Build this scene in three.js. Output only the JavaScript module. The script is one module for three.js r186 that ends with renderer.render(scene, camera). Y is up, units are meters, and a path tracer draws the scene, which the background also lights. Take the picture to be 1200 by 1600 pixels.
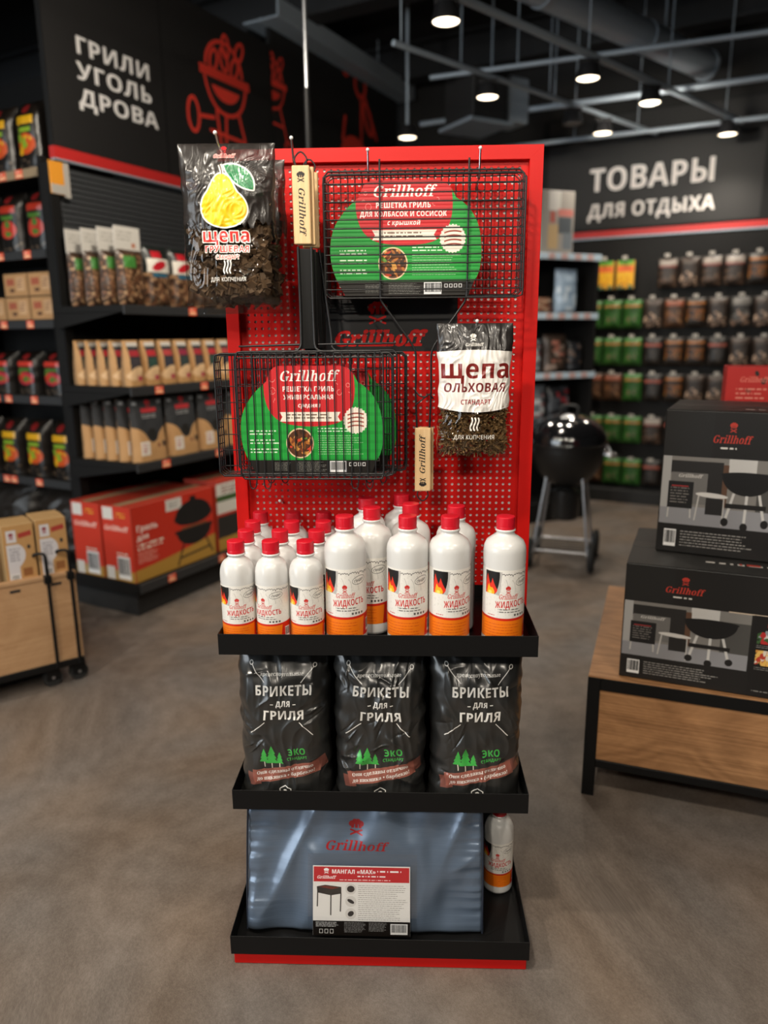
import * as THREE from 'three';
import { RoundedBoxGeometry } from 'three/addons/geometries/RoundedBoxGeometry.js';
import { mergeGeometries } from 'three/addons/utils/BufferGeometryUtils.js';
import { RectAreaLightUniformsLib } from 'three/addons/lights/RectAreaLightUniformsLib.js';
import { createNoise2D, createNoise3D } from 'simplex-noise';

// ---------- camera, light level ----------
const scene = new THREE.Scene();
scene.background = new THREE.Color(0x000000);
const camera = new THREE.PerspectiveCamera(69.5, 1200 / 1600, 0.05, 60);
camera.rotation.order = 'YXZ';
camera.position.set(0.0171, 1.2852, 1.286);
camera.rotation.set(-0.2333, 0, -0.0077);
camera.focus = 1.52;
camera.userData.fStop = camera.getFocalLength() / 1000 / 0.015;   // a lens opening of 15 mm
const renderer = new THREE.WebGLRenderer();
renderer.toneMapping = THREE.LinearToneMapping;
renderer.toneMappingExposure = 1.0;
renderer.shadowMap.enabled = true;
const LAMP_POWER = 7.2;         // candela of one track lamp
const LAMP_TINT = [1, 0.9, 0.76];
// soft fill light from an added shop window, unseen behind the viewer on the left; its panes and frame are built with the walls
const FILL_WINDOW = { w: 4.2, h: 2.5, level: 2.9, tint: [0.86, 0.94, 1] };
RectAreaLightUniformsLib.init();

// ---------- helpers ----------
const V = (x, y, z) => new THREE.Vector3(x, y, z);
function rng(seed) { let s = seed | 0; return () => { s = (s + 0x6d2b79f5) | 0; let t = Math.imul(s ^ (s >>> 15), 1 | s); t = (t + Math.imul(t ^ (t >>> 7), 61 | t)) ^ t; return ((t ^ (t >>> 14)) >>> 0) / 4294967296; }; }
const R0 = rng(7);
const rr = (a, b, r = R0) => a + (b - a) * r();
const n2 = createNoise2D(rng(11)), n3 = createNoise3D(rng(12));
const clamp = THREE.MathUtils.clamp, sst = THREE.MathUtils.smoothstep;
const taken = {};
function numbered(name) { const k = taken[name] = (taken[name] ?? -1) + 1; return k ? `${name}_${String(k).padStart(3, '0')}` : name; }
function thing(name, label, category, [x, y, z] = [0, 0, 0], turn = 0, group) {
  const o = new THREE.Group(); o.name = numbered(name); scene.add(o);
  o.position.set(x, y, z); o.rotation.y = turn; o.userData = { label, category };
  if (group) o.userData.group = group;
  return o;
}
function part(name, geo, mat, parent, label) {
  const m = new THREE.Mesh(Array.isArray(geo) ? mergeGeometries(geo.map((g) => { const q = g.index ? g.toNonIndexed() : g; for (const k of Object.keys(q.attributes)) if (!['position', 'normal', 'uv'].includes(k)) q.deleteAttribute(k); return q; })) : geo, mat);
  m.name = name; m.castShadow = m.receiveShadow = true;
  if (label) m.userData.label = label;
  parent.add(m); return m;
}
function struct(name, geo, mat) { const m = part(name, geo, mat, scene); m.userData.kind = 'structure'; return m; }
function copyOf(o, name, label, [x, y, z], turn, group) {
  const c = o.clone(); c.name = numbered(name); scene.add(c);
  c.position.set(x, y, z); c.rotation.y = turn; c.userData = { ...o.userData, label }; if (group) c.userData.group = group;
  return c;
}
const bx = (w, h, d, x = 0, y = 0, z = 0) => new THREE.BoxGeometry(w, h, d).translate(x, y, z);
const rb = (w, h, d, x = 0, y = 0, z = 0, r = 0.003, s = 2) => new RoundedBoxGeometry(w, h, d, s, Math.min(r, w / 2.01, h / 2.01, d / 2.01)).translate(x, y, z);
function rod(p, q, r, seg = 6) {
  const a = V(...p), b = V(...q), d = b.clone().sub(a), g = new THREE.CylinderGeometry(r, r, d.length(), seg);
  g.applyQuaternion(new THREE.Quaternion().setFromUnitVectors(V(0, 1, 0), d.clone().normalize()));
  const m = a.add(b).multiplyScalar(0.5); return g.translate(m.x, m.y, m.z);
}
function tube(pts, r, { seg = 40, rad = 6, closed = false, tension = 0.5 } = {}) {
  return new THREE.TubeGeometry(new THREE.CatmullRomCurve3(pts.map((p) => V(...p)), closed, 'catmullrom', tension), seg, r, rad, closed);
}
const lathe = (pts, seg = 40) => new THREE.LatheGeometry(pts.map(([r, y]) => new THREE.Vector2(r, y)), seg);
function planeUV(w, h, x, y, z) { return new THREE.PlaneGeometry(w, h).translate(x, y, z); }
// box whose uv is in metres
function boxM(w, h, d, x = 0, y = 0, z = 0, r = 0) {
  const g = r ? rb(w, h, d, 0, 0, 0, r) : bx(w, h, d), p = g.attributes.position, n = g.attributes.normal, u = g.attributes.uv;
  for (let i = 0; i < p.count; i++) {
    const ax = Math.abs(n.getX(i)), ay = Math.abs(n.getY(i)), az = Math.abs(n.getZ(i));
    if (ay >= ax && ay >= az) u.setXY(i, p.getX(i) + x, p.getZ(i) + z); else if (ax >= az) u.setXY(i, p.getZ(i) + z, p.getY(i) + y); else u.setXY(i, p.getX(i) + x, p.getY(i) + y);
  }
  return g.translate(x, y, z);
}

// ---------- textures ----------
function canvasTex(w, h, draw, wrap) {
  const cv = document.createElement('canvas'); cv.width = w; cv.height = h;
  const c = cv.getContext('2d'); draw(c, w, h);
  const t = new THREE.CanvasTexture(cv); t.colorSpace = THREE.SRGBColorSpace; t.magFilter = THREE.LinearFilter;
  if (wrap) t.wrapS = t.wrapT = THREE.RepeatWrapping;
  return t;
}
function dataTex(w, h, f, srgb = true) {
  const d = new Uint8Array(w * h * 4);
  for (let y = 0; y < h; y++) for (let x = 0; x < w; x++) { const c = f(x / w, y / h), o = (y * w + x) * 4; d[o] = clamp(c[0], 0, 255); d[o + 1] = clamp(c[1], 0, 255); d[o + 2] = clamp(c[2], 0, 255); d[o + 3] = 255; }
  const t = new THREE.DataTexture(d, w, h); t.magFilter = THREE.LinearFilter; t.wrapS = t.wrapT = THREE.RepeatWrapping; if (srgb) t.colorSpace = THREE.SRGBColorSpace; t.needsUpdate = true; return t;
}
// noise that repeats over the unit square
function wrapNoise(u, v, f, k = 0) { const a = u * 2 * Math.PI, b = v * 2 * Math.PI; return n3(Math.cos(a) * f + k, Math.sin(a) * f + Math.cos(b) * f * 0.9, Math.sin(b) * f - k); }
const std = (o) => new THREE.MeshStandardMaterial(o);
const phy = (o) => new THREE.MeshPhysicalMaterial(o);
const lin = (r, g, b) => new THREE.Color().setRGB(r, g, b);

// print helpers
const F = (c, s, fam = 'sans-serif', w = 'bold') => { c.font = `${w} ${s}px ${fam}`; };
function txt(c, s, x, y, size, color, { fam = 'sans-serif', w = 'bold', align = 'center', skew = 0, turn = 0, sx = 1, stroke, lw = 2 } = {}) {
  c.save(); c.translate(x, y); c.rotate(turn); c.transform(sx, 0, -skew, 1, 0, 0); F(c, size, fam, w); c.textAlign = align; c.textBaseline = 'middle';
  if (stroke) { c.strokeStyle = stroke; c.lineWidth = lw; c.lineJoin = 'round'; c.strokeText(s, 0, 0); }
  c.fillStyle = color; c.fillText(s, 0, 0); c.restore();
}
function brand(c, x, y, size, color, o = {}) { txt(c, 'Grillhoff', x, y, size, color, { fam: 'serif', skew: 0.28, ...o }); }
function emblem(c, x, y, s, color) {      // a puffed cook's hat over crossed skewers
  c.save(); c.translate(x, y); c.strokeStyle = color; c.fillStyle = color; c.lineCap = 'round'; c.lineWidth = s * 0.11;
  for (const [a, b, r] of [[-0.3, -0.2, 0.19], [-0.11, -0.33, 0.17], [0.11, -0.33, 0.17], [0.3, -0.2, 0.19]]) { c.beginPath(); c.arc(a * s, b * s, r * s, 0, Math.PI * 2); c.fill(); }
  for (const k of [-0.24, 0, 0.24]) c.fillRect((k - 0.09) * s, -0.2 * s, 0.18 * s, 0.3 * s);
  for (const k of [-1, 1]) { c.beginPath(); c.moveTo(-k * s * 0.36, s * 0.2); c.lineTo(k * s * 0.36, s * 0.5); c.stroke(); }
  c.restore();
}
function bars(c, x, y, w, rows, gap, color, th = 2, seed = 3) {   // print too small to read
  const r = rng(seed); c.fillStyle = color;
  for (let i = 0; i < rows; i++) { let px = x; const end = x + w * (0.75 + 0.25 * r()); while (px < end) { const l = Math.min(end - px, 4 + r() * th * 7); c.fillRect(px, y + i * gap, l, th); px += l + th * 1.2; } }
}
function barcode(c, x, y, w, h, seed = 5) {
  const r = rng(seed); c.fillStyle = '#eee'; c.fillRect(x, y, w, h); c.fillStyle = '#111';
  for (let px = x + w * 0.06; px < x + w * 0.94;) { const l = 1 + Math.floor(r() * 4); c.fillRect(px, y + h * 0.08, l, h * 0.72); px += l + 1 + Math.floor(r() * 3); }
}
function speckle(c, w, h, n, cols, seed, s0 = 1, s1 = 3, a = 0.3) { const r = rng(seed); c.globalAlpha = a; for (let i = 0; i < n; i++) { c.fillStyle = cols[Math.floor(r() * cols.length)]; const s = s0 + (s1 - s0) * r(); c.fillRect(r() * w, r() * h, s, s); } c.globalAlpha = 1; }

// ---------- shared materials ----------
const M = {
  blackMetal: phy({ color: lin(0.006, 0.006, 0.0062), roughness: 0.45, specularIntensity: 0.45 }),
  blackMatte: std({ color: lin(0.014, 0.014, 0.014), roughness: 0.7 }),
  wire: std({ color: lin(0.02, 0.02, 0.021), roughness: 0.35, metalness: 0.3 }),
  chrome: std({ color: lin(0.6, 0.6, 0.62), roughness: 0.22, metalness: 1 }),
  steel: std({ color: lin(0.42, 0.43, 0.45), roughness: 0.35, metalness: 0.9 }),
  red: phy({ color: lin(0.57, 0.007, 0.005), roughness: 0.45, specularIntensity: 0.5 }),
  redCap: std({ color: lin(0.6, 0.008, 0.022), roughness: 0.35 }),
  white: std({ color: lin(0.75, 0.75, 0.74), roughness: 0.5 }),
  backing: std({ color: lin(0.78, 0.76, 0.73), roughness: 0.6 }),
  tagOrange: std({ color: lin(0.75, 0.14, 0.02), roughness: 0.6 }),
  tagWhite: std({ color: lin(0.42, 0.39, 0.35), roughness: 0.6 }),
  rubber: std({ color: lin(0.015, 0.015, 0.015), roughness: 0.8 }),
  greyMetal: std({ color: lin(0.36, 0.43, 0.5), roughness: 0.45, metalness: 0.3 }),
  paleRail: std({ color: lin(0.45, 0.56, 0.66), roughness: 0.45 }),
  dark: std({ color: lin(0.01, 0.01, 0.011), roughness: 0.85 }),
};
const woodTex = (base, dark, seed, sx, sy) => dataTex(512, 512, (u, v) => {
  const warp = wrapNoise(u, v, 0.42, seed) * 0.2 + wrapNoise(u, v, 1.1, seed + 3) * 0.04;
  const ring = Math.sin((v * sy + warp * 2.2) * 6.283 * 2.5), fine = wrapNoise(u * 1, v, 5, seed + 9);
  let g = n3(Math.cos(u * 6.283) * sx, Math.sin(u * 6.283) * sx + seed, v * 90) * 0.3 + ring * 0.16 + fine * 0.1 + 0.45;
  g = clamp(g, 0, 1); return [0, 1, 2].map((k) => base[k] + (dark[k] - base[k]) * g);
});
const oakT = woodTex([186, 138, 94], [132, 92, 58], 2.3, 0.25, 2); oakT.repeat.set(1.2, 2.4);
const plyT = woodTex([190, 152, 112], [168, 128, 90], 5.1, 0.2, 1); plyT.repeat.set(1.4, 1.8);
const birchT = woodTex([228, 196, 148], [206, 168, 118], 8.4, 0.3, 1.2); birchT.repeat.set(3, 10);
M.oak = std({ map: oakT, roughness: 0.5 }); M.ply = std({ map: plyT, roughness: 0.65 }); M.birch = std({ map: birchT, roughness: 0.55 });

// shop grid: the aisles run 28.4 degrees off the camera's axis
const TH = 28.4 * Math.PI / 180, CN = Math.cos(TH), SN = Math.sin(TH), GX = -1.566, GZ = -2.173;
const grid = (a, y, b) => [GX + a * CN + b * SN, y, GZ + a * SN - b * CN];   // a across the aisle, b along it
const TA = Math.PI / 2 - TH, TW = -TH;                                        // turns: shelves facing the aisle, and things facing down it

// ---------- the room ----------
{
  const ft = dataTex(1024, 1024, (u, v) => {
    const big = wrapNoise(u, v, 0.55, 1) * 0.5 + wrapNoise(u, v, 1.3, 4) * 0.32, mid = wrapNoise(u, v, 4, 7), fine = wrapNoise(u, v, 22, 9), gr = wrapNoise(u, v, 70, 15);
    const g = 97 + big * 15 + mid * 7 + fine * 5 + gr * 9, warm = wrapNoise(u, v, 0.9, 21) * 4;
    return [g + 11 + warm, g, g - 9 - warm];
  });
  const fb = dataTex(1024, 1024, (u, v) => { const g = 128 + wrapNoise(u, v, 45, 33) * 60 + wrapNoise(u, v, 95, 37) * 60; return [g, g, g]; }, false);
  ft.repeat.set(0.55, 0.55); fb.repeat.set(1.1, 1.1);
  const fm = std({ map: ft, roughness: 0.62, bumpMap: fb, bumpScale: 0.0007 });
  const inGrid = (m, a, y, b) => { m.position.set(...grid(a, y, b)); m.rotation.y = TW; return m; };
  inGrid(struct('floor', boxM(12, 0.1, 11), fm), 1.9, -0.05, -1.2);
  const ceil = std({ color: lin(0.004, 0.0045, 0.0055), roughness: 0.95 });
  inGrid(struct('ceiling', boxM(12, 0.1, 11), ceil), 1.9, 3.55, -1.2);
  const wm = std({ color: lin(0.01, 0.0095, 0.009), roughness: 0.75 });
  inGrid(struct('wall_back', bx(12, 3.5, 0.15), wm), 1.9, 1.75, 3.83);
  const gm = std({ color: lin(0.11, 0.105, 0.1), roughness: 0.8 });
  inGrid(struct('wall_front', bx(12, 3.5, 0.15), gm), 1.9, 1.75, -6.6);
  inGrid(struct('wall_left', bx(0.15, 3.5, 10.4), gm), -4.0, 1.75, -1.35);
  inGrid(struct('wall_right', bx(0.15, 3.5, 10.4), gm), 7.8, 1.75, -1.35);
  // shop window added on the front wall as fill light, unseen behind the viewer
  {
    const wn = new THREE.Group(); wn.name = 'added_window_1'; wn.userData.kind = 'structure'; wn.position.set(...grid(-1.5, 1.75, -6.52)); wn.rotation.y = TW + Math.PI; scene.add(wn);
    const { w, h, level, tint } = FILL_WINDOW, glow = std({ color: lin(0.5, 0.5, 0.5), emissive: lin(...tint), emissiveIntensity: level, roughness: 0.3 });
    for (let i = 0; i < 3; i++) part('pane', bx(w / 3 - 0.04, h, 0.01, (i - 1) * w / 3, 0, 0.004), glow, wn, 'glowing pane of the added fill window');
    for (let i = 0; i < 4; i++) part('mullion', bx(0.05, h + 0.1, 0.03, (i - 1.5) * w / 3, 0, 0.01), M.greyMetal, wn);
    for (const s of [-1, 1]) part('frame_rail', bx(w + 0.05, 0.05, 0.03, 0, s * (h / 2 + 0.025), 0.01), M.greyMetal, wn);
    const l = new THREE.RectAreaLight(lin(...tint), level, w, h); l.name = 'added_daylight'; l.position.set(0, 0, 0.04); l.rotation.y = Math.PI; wn.add(l);
  }
  // roof beams
  const bm = std({ color: lin(0.009, 0.01, 0.012), roughness: 0.7 });
  for (let i = 0; i < 7; i++) { const b = thing('roof_beam', `black steel roof beam under the dark ceiling, ${['nearest', 'second', 'third', 'fourth', 'fifth', 'sixth', 'farthest'][i]} from the viewer`, 'beam', grid(1.9, 3.37, -4.6 + i * 1.35), TW, 'roof beams');
    part('flange', bx(11.6, 0.02, 0.16, 0, -0.12, 0), bm, b); part('web', bx(11.6, 0.22, 0.02, 0, 0, 0), bm, b); part('flange', bx(11.6, 0.02, 0.16, 0, 0.12, 0), bm, b); b.userData.kind = 'structure'; }
}

// ---------- ceiling services: tracks, lamps, pipes, ducts ----------
const lampGlow = std({ color: lin(0.9, 0.85, 0.75), emissive: lin(1, 0.83, 0.6), emissiveIntensity: 5.5, roughness: 0.4 });
const lampHead = std({ color: lin(0.02, 0.02, 0.022), roughness: 0.4, metalness: 0.2 });
const lampOff = std({ color: lin(0.25, 0.25, 0.24), roughness: 0.3 });
const sockG = lathe([[0, 0.075], [0.035, 0.075], [0.046, 0.066], [0.06, 0.016], [0.062, 0], [0.059, 0], [0.056, 0.012], [0, 0.012]], 28);
const discG = lathe([[0, 0.004], [0.055, 0.004], [0.055, 0.011]], 28);
function trackLamp([x, y, z], label, { on = true, power = 1, aim, top = 2.642 } = {}) {
  const t = thing('track_spotlight', label, 'lamp', [x, y, z], 0, 'track spotlights');
  part('head', sockG, lampHead, t); part('lens', discG, on ? lampGlow : lampOff, t);
  part('stem', rod([0, 0.07, 0], [0, top - y - 0.004, 0], 0.011, 8), M.greyMetal, t); part('adapter', rb(0.1, 0.03, 0.04, 0, top - y - 0.016, 0), lampHead, t);
  if (on) {
    const l = new THREE.SpotLight(lin(...LAMP_TINT), LAMP_POWER * power, 0, 1.15, 0.65, 2);
    l.position.set(0, -0.012, 0); l.castShadow = true; l.shadow.radius = 3.2; l.name = 'spot';
    const tg = new THREE.Object3D(); tg.name = 'aim'; tg.position.set(...(aim ? [aim[0] - x, aim[1] - y, aim[2] - z] : [0, -2, 0]));
    t.add(l); t.add(tg); l.target = tg;
  }
  return t;
}
function pipe(name, label, cat, p, q, r, mat, extra) { const t = thing(name, label, cat, p); const d = [q[0] - p[0], q[1] - p[1], q[2] - p[2]]; part('run', rod([0, 0, 0], d, r, 14), mat, t); if (extra) extra(t, d); return t; }
// lengths of hanger that reach the ceiling
const hang = (f, r = 0.004, up = 3.5) => (t, d) => { for (const k of f) part('hanger', rod([d[0] * k, d[1] * k, d[2] * k], [d[0] * k, up - t.position.y, d[2] * k], r, 6), M.greyMetal, t); };
pipe('lighting_track', 'grey lighting track sloping across the top right with three lit lamps', 'track', [-0.97, 2.66, -1.01], [2.42, 2.66, -4.09], 0.018, M.greyMetal, hang([0.1, 0.41, 0.6, 0.78]));
pipe('lighting_track', 'thin grey lighting track behind the stand, left of the long one', 'track', [0.08, 2.66, -2.69], [1.95, 2.66, -4.37], 0.014, M.greyMetal, hang([0.02, 0.5, 0.9]));
pipe('lighting_track', 'grey lighting track overhead before the stand', 'track', [-2.6, 2.66, 0.2], [2.4, 2.66, 1.5], 0.018, M.greyMetal, hang([0.2, 0.5, 0.8]));
pipe('ceiling_pipe', 'long straight grey pipe below the ceiling above the right sign', 'pipe', [0.29, 2.72, -4.33], [3.1, 2.72, -3.02], 0.018, M.greyMetal, hang([0.3, 0.7], 0.005));
pipe('ceiling_pipe', 'lowest grey pipe running just above the right wall sign', 'pipe', [0.9, 2.63, -4.62], [2.5, 2.63, -3.87], 0.015, M.greyMetal, hang([0.3, 0.85], 0.005));
pipe('ceiling_pipe', 'dim upper grey pipe crossing behind the thick duct', 'pipe', [0.33, 2.87, -3.87], [2.9, 2.87, -2.88], 0.015, M.greyMetal, hang([0.2, 0.8], 0.005));
pipe('ventilation_duct', 'thick round grey duct ending over the right wall sign', 'duct', [0.16, 3.01, -2.42], [2.1, 2.95, -3.95], 0.085, M.greyMetal, (t, d) => { const L = Math.hypot(...d), e = d.map((v) => v / L); for (const k of [0.35, 0.72, 0.995]) part('seam_ring', rod([d[0] * k - e[0] * 0.012, d[1] * k - e[1] * 0.012, d[2] * k - e[2] * 0.012], [d[0] * k + e[0] * 0.012, d[1] * k + e[1] * 0.012, d[2] * k + e[2] * 0.012], 0.09, 24), M.greyMetal, t); hang([0.3, 0.8], 0.006)(t, d); });
pipe('cable_tray', 'wide pale grey cable tray above the second black sign', 'tray', grid(0.0, 3.16, 1.8), grid(0.0, 3.16, 3.66), 0.01, M.greyMetal, (t, d) => {
  const a = Math.atan2(-d[2], d[0]), L = Math.hypot(d[0], d[2]); const g = bx(L, 0.01, 0.26).rotateY(a).translate(d[0] / 2, 0, d[2] / 2), e = bx(L, 0.1, 0.01, 0, 0.05, 0.13).rotateY(a).translate(d[0] / 2, 0, d[2] / 2);
  part('bed', g, M.greyMetal, t); part('side', e, M.greyMetal, t); hang([0.2, 0.8], 0.006)(t, d); });
{
  const t = thing('air_unit', 'boxy grey air handling unit hanging behind the stand top', 'air unit', [0.63, 2.6, -3.95], 0.5);
  part('casing', rb(0.27, 0.29, 0.32, 0, 0.16, 0, 0.01), std({ color: lin(0.02, 0.02, 0.02), roughness: 0.6 }), t);
  part('flange', rb(0.34, 0.025, 0.37, 0, 0.0, 0, 0.01), M.greyMetal, t); part('outlet', rb(0.16, 0.27, 0.2, 0.24, 0.16, 0.04, 0.01), M.greyMetal, t);
  for (const k of [-1, 1]) part('hanger', rod([0.12 * k, 0.3, 0], [0.12 * k, 0.94, 0], 0.006), M.greyMetal, t);
}
{
  const t = thing('hanging_rod', 'thin steel hanging rod in front of the second black sign', 'rod', [-0.29, 2.11, -2.1]);
  part('rod', rod([0, 0, 0], [0, 1.42, 0], 0.009, 8), M.steel, t); part('sleeve', rod([0, -0.1, 0], [0, 0.18, 0], 0.013, 8), M.blackMetal, t);
}
trackLamp([0.29, 2.55, -2.16], 'lit spotlight nearest the top edge, above the perforated stand', { power: 0.7 });
trackLamp([1.07, 2.55, -2.87], 'lit spotlight under the long track, left of the middle one', { power: 0.5 });
trackLamp([1.53, 2.55, -3.28], 'middle lit spotlight under the long track by the wall sign', { power: 0.6, aim: [1.963, 2.3, -4.49] });
trackLamp([2.28, 2.55, -3.97], 'lit spotlight farthest right above the wall sign', { power: 0.5 });
trackLamp([0.6, 2.55, -3.16], 'lit spotlight beside the grey air unit', { power: 0.5 });
trackLamp([1.45, 2.55, -3.92], 'lit spotlight just over the first letter of the wall sign', { power: 0.6 });
trackLamp([1.2, 2.55, -3.7], 'unlit grey spotlight between two lit ones', { on: false });
trackLamp([0.19, 2.55, -3.99], 'small lit spotlight right above the red frame edge', { top: 3.4 });
// the same lamps go on over the floor in front, outside the picture
trackLamp([-1.55, 2.55, 0.473], 'spotlight overhead, left, aimed at the stand', { aim: [-0.3, 0.8, -0.3], power: 1.5 });
trackLamp([-0.35, 2.55, 0.785], 'spotlight overhead before the stand', { aim: [-0.05, 0.9, -0.3], power: 1.2 });
trackLamp([0.9, 2.55, 1.11], 'spotlight overhead on the right', { aim: [0.2, 0.8, -0.3], power: 0.7 });
trackLamp([-0.62, 2.55, -1.328], 'spotlight over the left aisle', { aim: [-0.95, 2.3, -2.6], power: 1.1 });
pipe('lighting_track', 'grey lighting track overhead behind the viewer', 'track', [-2.4, 2.66, 2.3], [2.4, 2.66, 3.2], 0.018, M.greyMetal, hang([0.2, 0.5, 0.8]));
trackLamp([-0.8, 2.55, 2.6], 'spotlight behind the viewer on the left', { aim: [-0.1, 0.75, -0.2], power: 1.6 });
trackLamp([0.55, 2.55, 2.853], 'spotlight behind the viewer on the right', { aim: [0.1, 0.75, -0.2], power: 1.2 });
pipe('lighting_track', 'grey lighting track over the left aisle', 'track', [-3.2, 2.66, -1.3], [-1.3, 2.66, -0.3], 0.018, M.greyMetal, hang([0.2, 0.8]));
trackLamp([-2.0, 2.55, -0.668], 'spotlight over the crate on wheels', { aim: [-1.7, 0.6, -1.8], power: 0.6 });

// ---------- display stand ----------
const YAW = -0.0373, CY = Math.cos(YAW), SY = Math.sin(YAW);
const S = (x, y, z) => [x * CY + z * SY, y, -x * SY + z * CY];      // a place on the stand
const ZB = -0.37;                                                  // front of the perforated board
const TRAYS = [[0.6826, 0.7258, -0.0423], [0.3157, 0.3613, -0.0758], [0.0303, 0.0747, 0.0077]];
const SHELF = TRAYS.map((t) => t[0] + 0.004);
const stand = thing('display_stand', 'red perforated steel display stand with three black trays', 'display stand', [0, 0, 0], YAW);
{
  part('plinth', rb(0.612, 0.0303, 0.375, 0, 0.0152, -0.1875, 0.002), M.red, stand, 'red sheet steel plinth');
  for (const [yb, yt, zf] of TRAYS) {
    const g = new THREE.Group(); g.name = 'tray'; stand.add(g); const d = zf - ZB, h = yt - yb;
    part('tray_floor', bx(0.618, 0.0035, d - 0.003, 0, yb + 0.00175, zf - d / 2), M.blackMetal, g);
    part('front_lip', rb(0.62, h, 0.0016, 0, yb + h / 2, zf - 0.0008, 0.0007), M.blackMetal, g);
    part('back_lip', bx(0.617, h * 0.8, 0.0016, 0, yb + h * 0.4, ZB + 0.003), M.blackMetal, g);
    for (const s of [-1, 1]) part('side_lip', rb(0.0016, h, d - 0.002, s * 0.3092, yb + h / 2, zf - d / 2, 0.0007), M.blackMetal, g);
  }
  // perforated sheet: every hole is cut
  const P = 0.01445, HR = 0.0031, W = 0.616, Y0 = 0.69, Y1 = 1.637, nx = Math.floor((W - 0.02) / P), ny = Math.floor((Y1 - Y0 - 0.012) / P), x0 = -nx * P / 2, y0 = Y1 - 0.008 - ny * P;
  const pos = [], nor = []; const tri = (a, b, c, n) => { for (const v of [a, b, c]) { pos.push(...v); nor.push(...n); } };
  const quad = (a, b, c, d, n) => { tri(a, b, c, n); tri(a, c, d, n); };
  const zf = ZB, zk = ZB - 0.0015, N = [0, 0, 1];
  for (let j = 0; j < ny; j++) for (let i = 0; i < nx; i++) {
    const cx = x0 + (i + 0.5) * P, cy = y0 + (j + 0.5) * P, ring = [], cor = [];
    for (let k = 0; k < 8; k++) ring.push([cx + HR * Math.cos(k * Math.PI / 4), cy + HR * Math.sin(k * Math.PI / 4), zf]);
    for (const [sx, sy] of [[1, 1], [-1, 1], [-1, -1], [1, -1]]) cor.push([cx + sx * P / 2, cy + sy * P / 2, zf]);
    for (let q = 0; q < 4; q++) { const a = ring[2 * q], b = ring[2 * q + 1], c = ring[(2 * q + 2) % 8]; tri(cor[q], b, a, N); tri(cor[q], c, b, N); tri(cor[q], cor[(q + 1) % 4], c, N); }
    for (let k = 0; k < 8; k++) { const a = ring[k], b = ring[(k + 1) % 8], an = (k + 0.5) * Math.PI / 4; quad(a, b, [b[0], b[1], zk], [a[0], a[1], zk], [-Math.cos(an), -Math.sin(an), 0]); }
  }
  const xe = nx * P / 2, yt = y0 + ny * P;
  for (const [a, b, c, d] of [[-W / 2, Y0, -xe, Y1], [xe, Y0, W / 2, Y1], [-xe, Y0, xe, y0], [-xe, yt, xe, Y1]]) quad([a, b, zf], [c, b, zf], [c, d, zf], [a, d, zf], N);
  const pg = new THREE.BufferGeometry(); pg.setAttribute('position', new THREE.Float32BufferAttribute(pos, 3)); pg.setAttribute('normal', new THREE.Float32BufferAttribute(nor, 3));
  part('perforated_panel', pg, M.red, stand, 'red sheet with rows of small round holes');
  part('back_sheet', bx(0.64, 0.95, 0.003, 0, 1.165, ZB - 0.0045), M.backing, stand, 'pale sheet behind the holes');
  part('lower_panel', bx(0.62, 0.66, 0.003, 0, 0.36, ZB - 0.002), M.blackMetal, stand, 'plain sheet behind the lower trays, painted black for shade');  // the red board goes on down here; its shade is put in as black
  // folded frame with mitred corners
  const fw = 0.0265, X = 0.335, YT = 1.663, dep = 0.034;
  const member = (pts) => { const s = new THREE.Shape(pts.map((p) => new THREE.Vector2(...p))); return new THREE.ExtrudeGeometry(s, { depth: dep, bevelEnabled: true, bevelSize: 0.001, bevelThickness: 0.001, bevelSegments: 1 }).translate(0, 0, ZB - 0.022); };
  part('frame_side', member([[-X, 0.66], [-X + fw, 0.66], [-X + fw, YT - fw], [-X, YT]]), M.red, stand);
  part('frame_side', member([[X - fw, 0.66], [X, 0.66], [X, YT], [X - fw, YT - fw]]), M.red, stand);
  part('frame_top', member([[-X + fw, YT - fw], [X - fw, YT - fw], [X, YT], [-X, YT]].map(([x, y]) => [x * 0.999, y])), M.red, stand);
  for (const s of [-1, 1]) part('upright', rb(0.024, 0.65, 0.02, s * 0.2965, 0.356, ZB + 0.012, 0.002), M.blackMetal, stand, 'black upright between the trays');
  // black film with the name cut out of it, so that the red holes show through
  const vt = canvasTex(1024, 400, (c, w, h) => { c.fillStyle = '#fff'; c.fillRect(0, 0, w, h); emblem(c, 420, 110, 160, '#000'); txt(c, 'Grillhoff', 430, 305, 150, '#000', { fam: 'serif', skew: 0.28, sx: 1.02, stroke: '#000', lw: 12 }); });
  vt.colorSpace = THREE.NoColorSpace;
  part('logo_film', planeUV(0.292, 0.114, 0.019, 1.311, ZB + 0.0012), std({ color: lin(0.011, 0.011, 0.012), roughness: 0.35, alphaMap: vt, transparent: true }), stand, 'black film with the name cut out in red');
  const hook = (x, y, len, up = 0.02) => { const h = part('hook', tube([[x, y - 0.012, ZB + 0.001], [x, y, ZB + 0.012], [x, y + 0.002, ZB + len * 0.5], [x, y + 0.002, ZB + len * 0.85], [x, y + up, ZB + len]], 0.0021, { seg: 24 }), M.chrome, stand); const tip = part('hook_tip', new THREE.SphereGeometry(0.0036, 10, 8).translate(x, y + up, ZB + len), M.white, h); return tip; };
  hook(-0.283, 1.618, 0.235, 0.022); hook(-0.157, 1.605, 0.17, 0.04); hook(-0.02, 1.59, 0.085, 0.052); hook(0.2, 1.59, 0.085, 0.052); hook(0.196, 1.292, 0.14, 0.022);
  hook(-0.228, 0.925, 0.05, 0.004);
}

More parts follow.
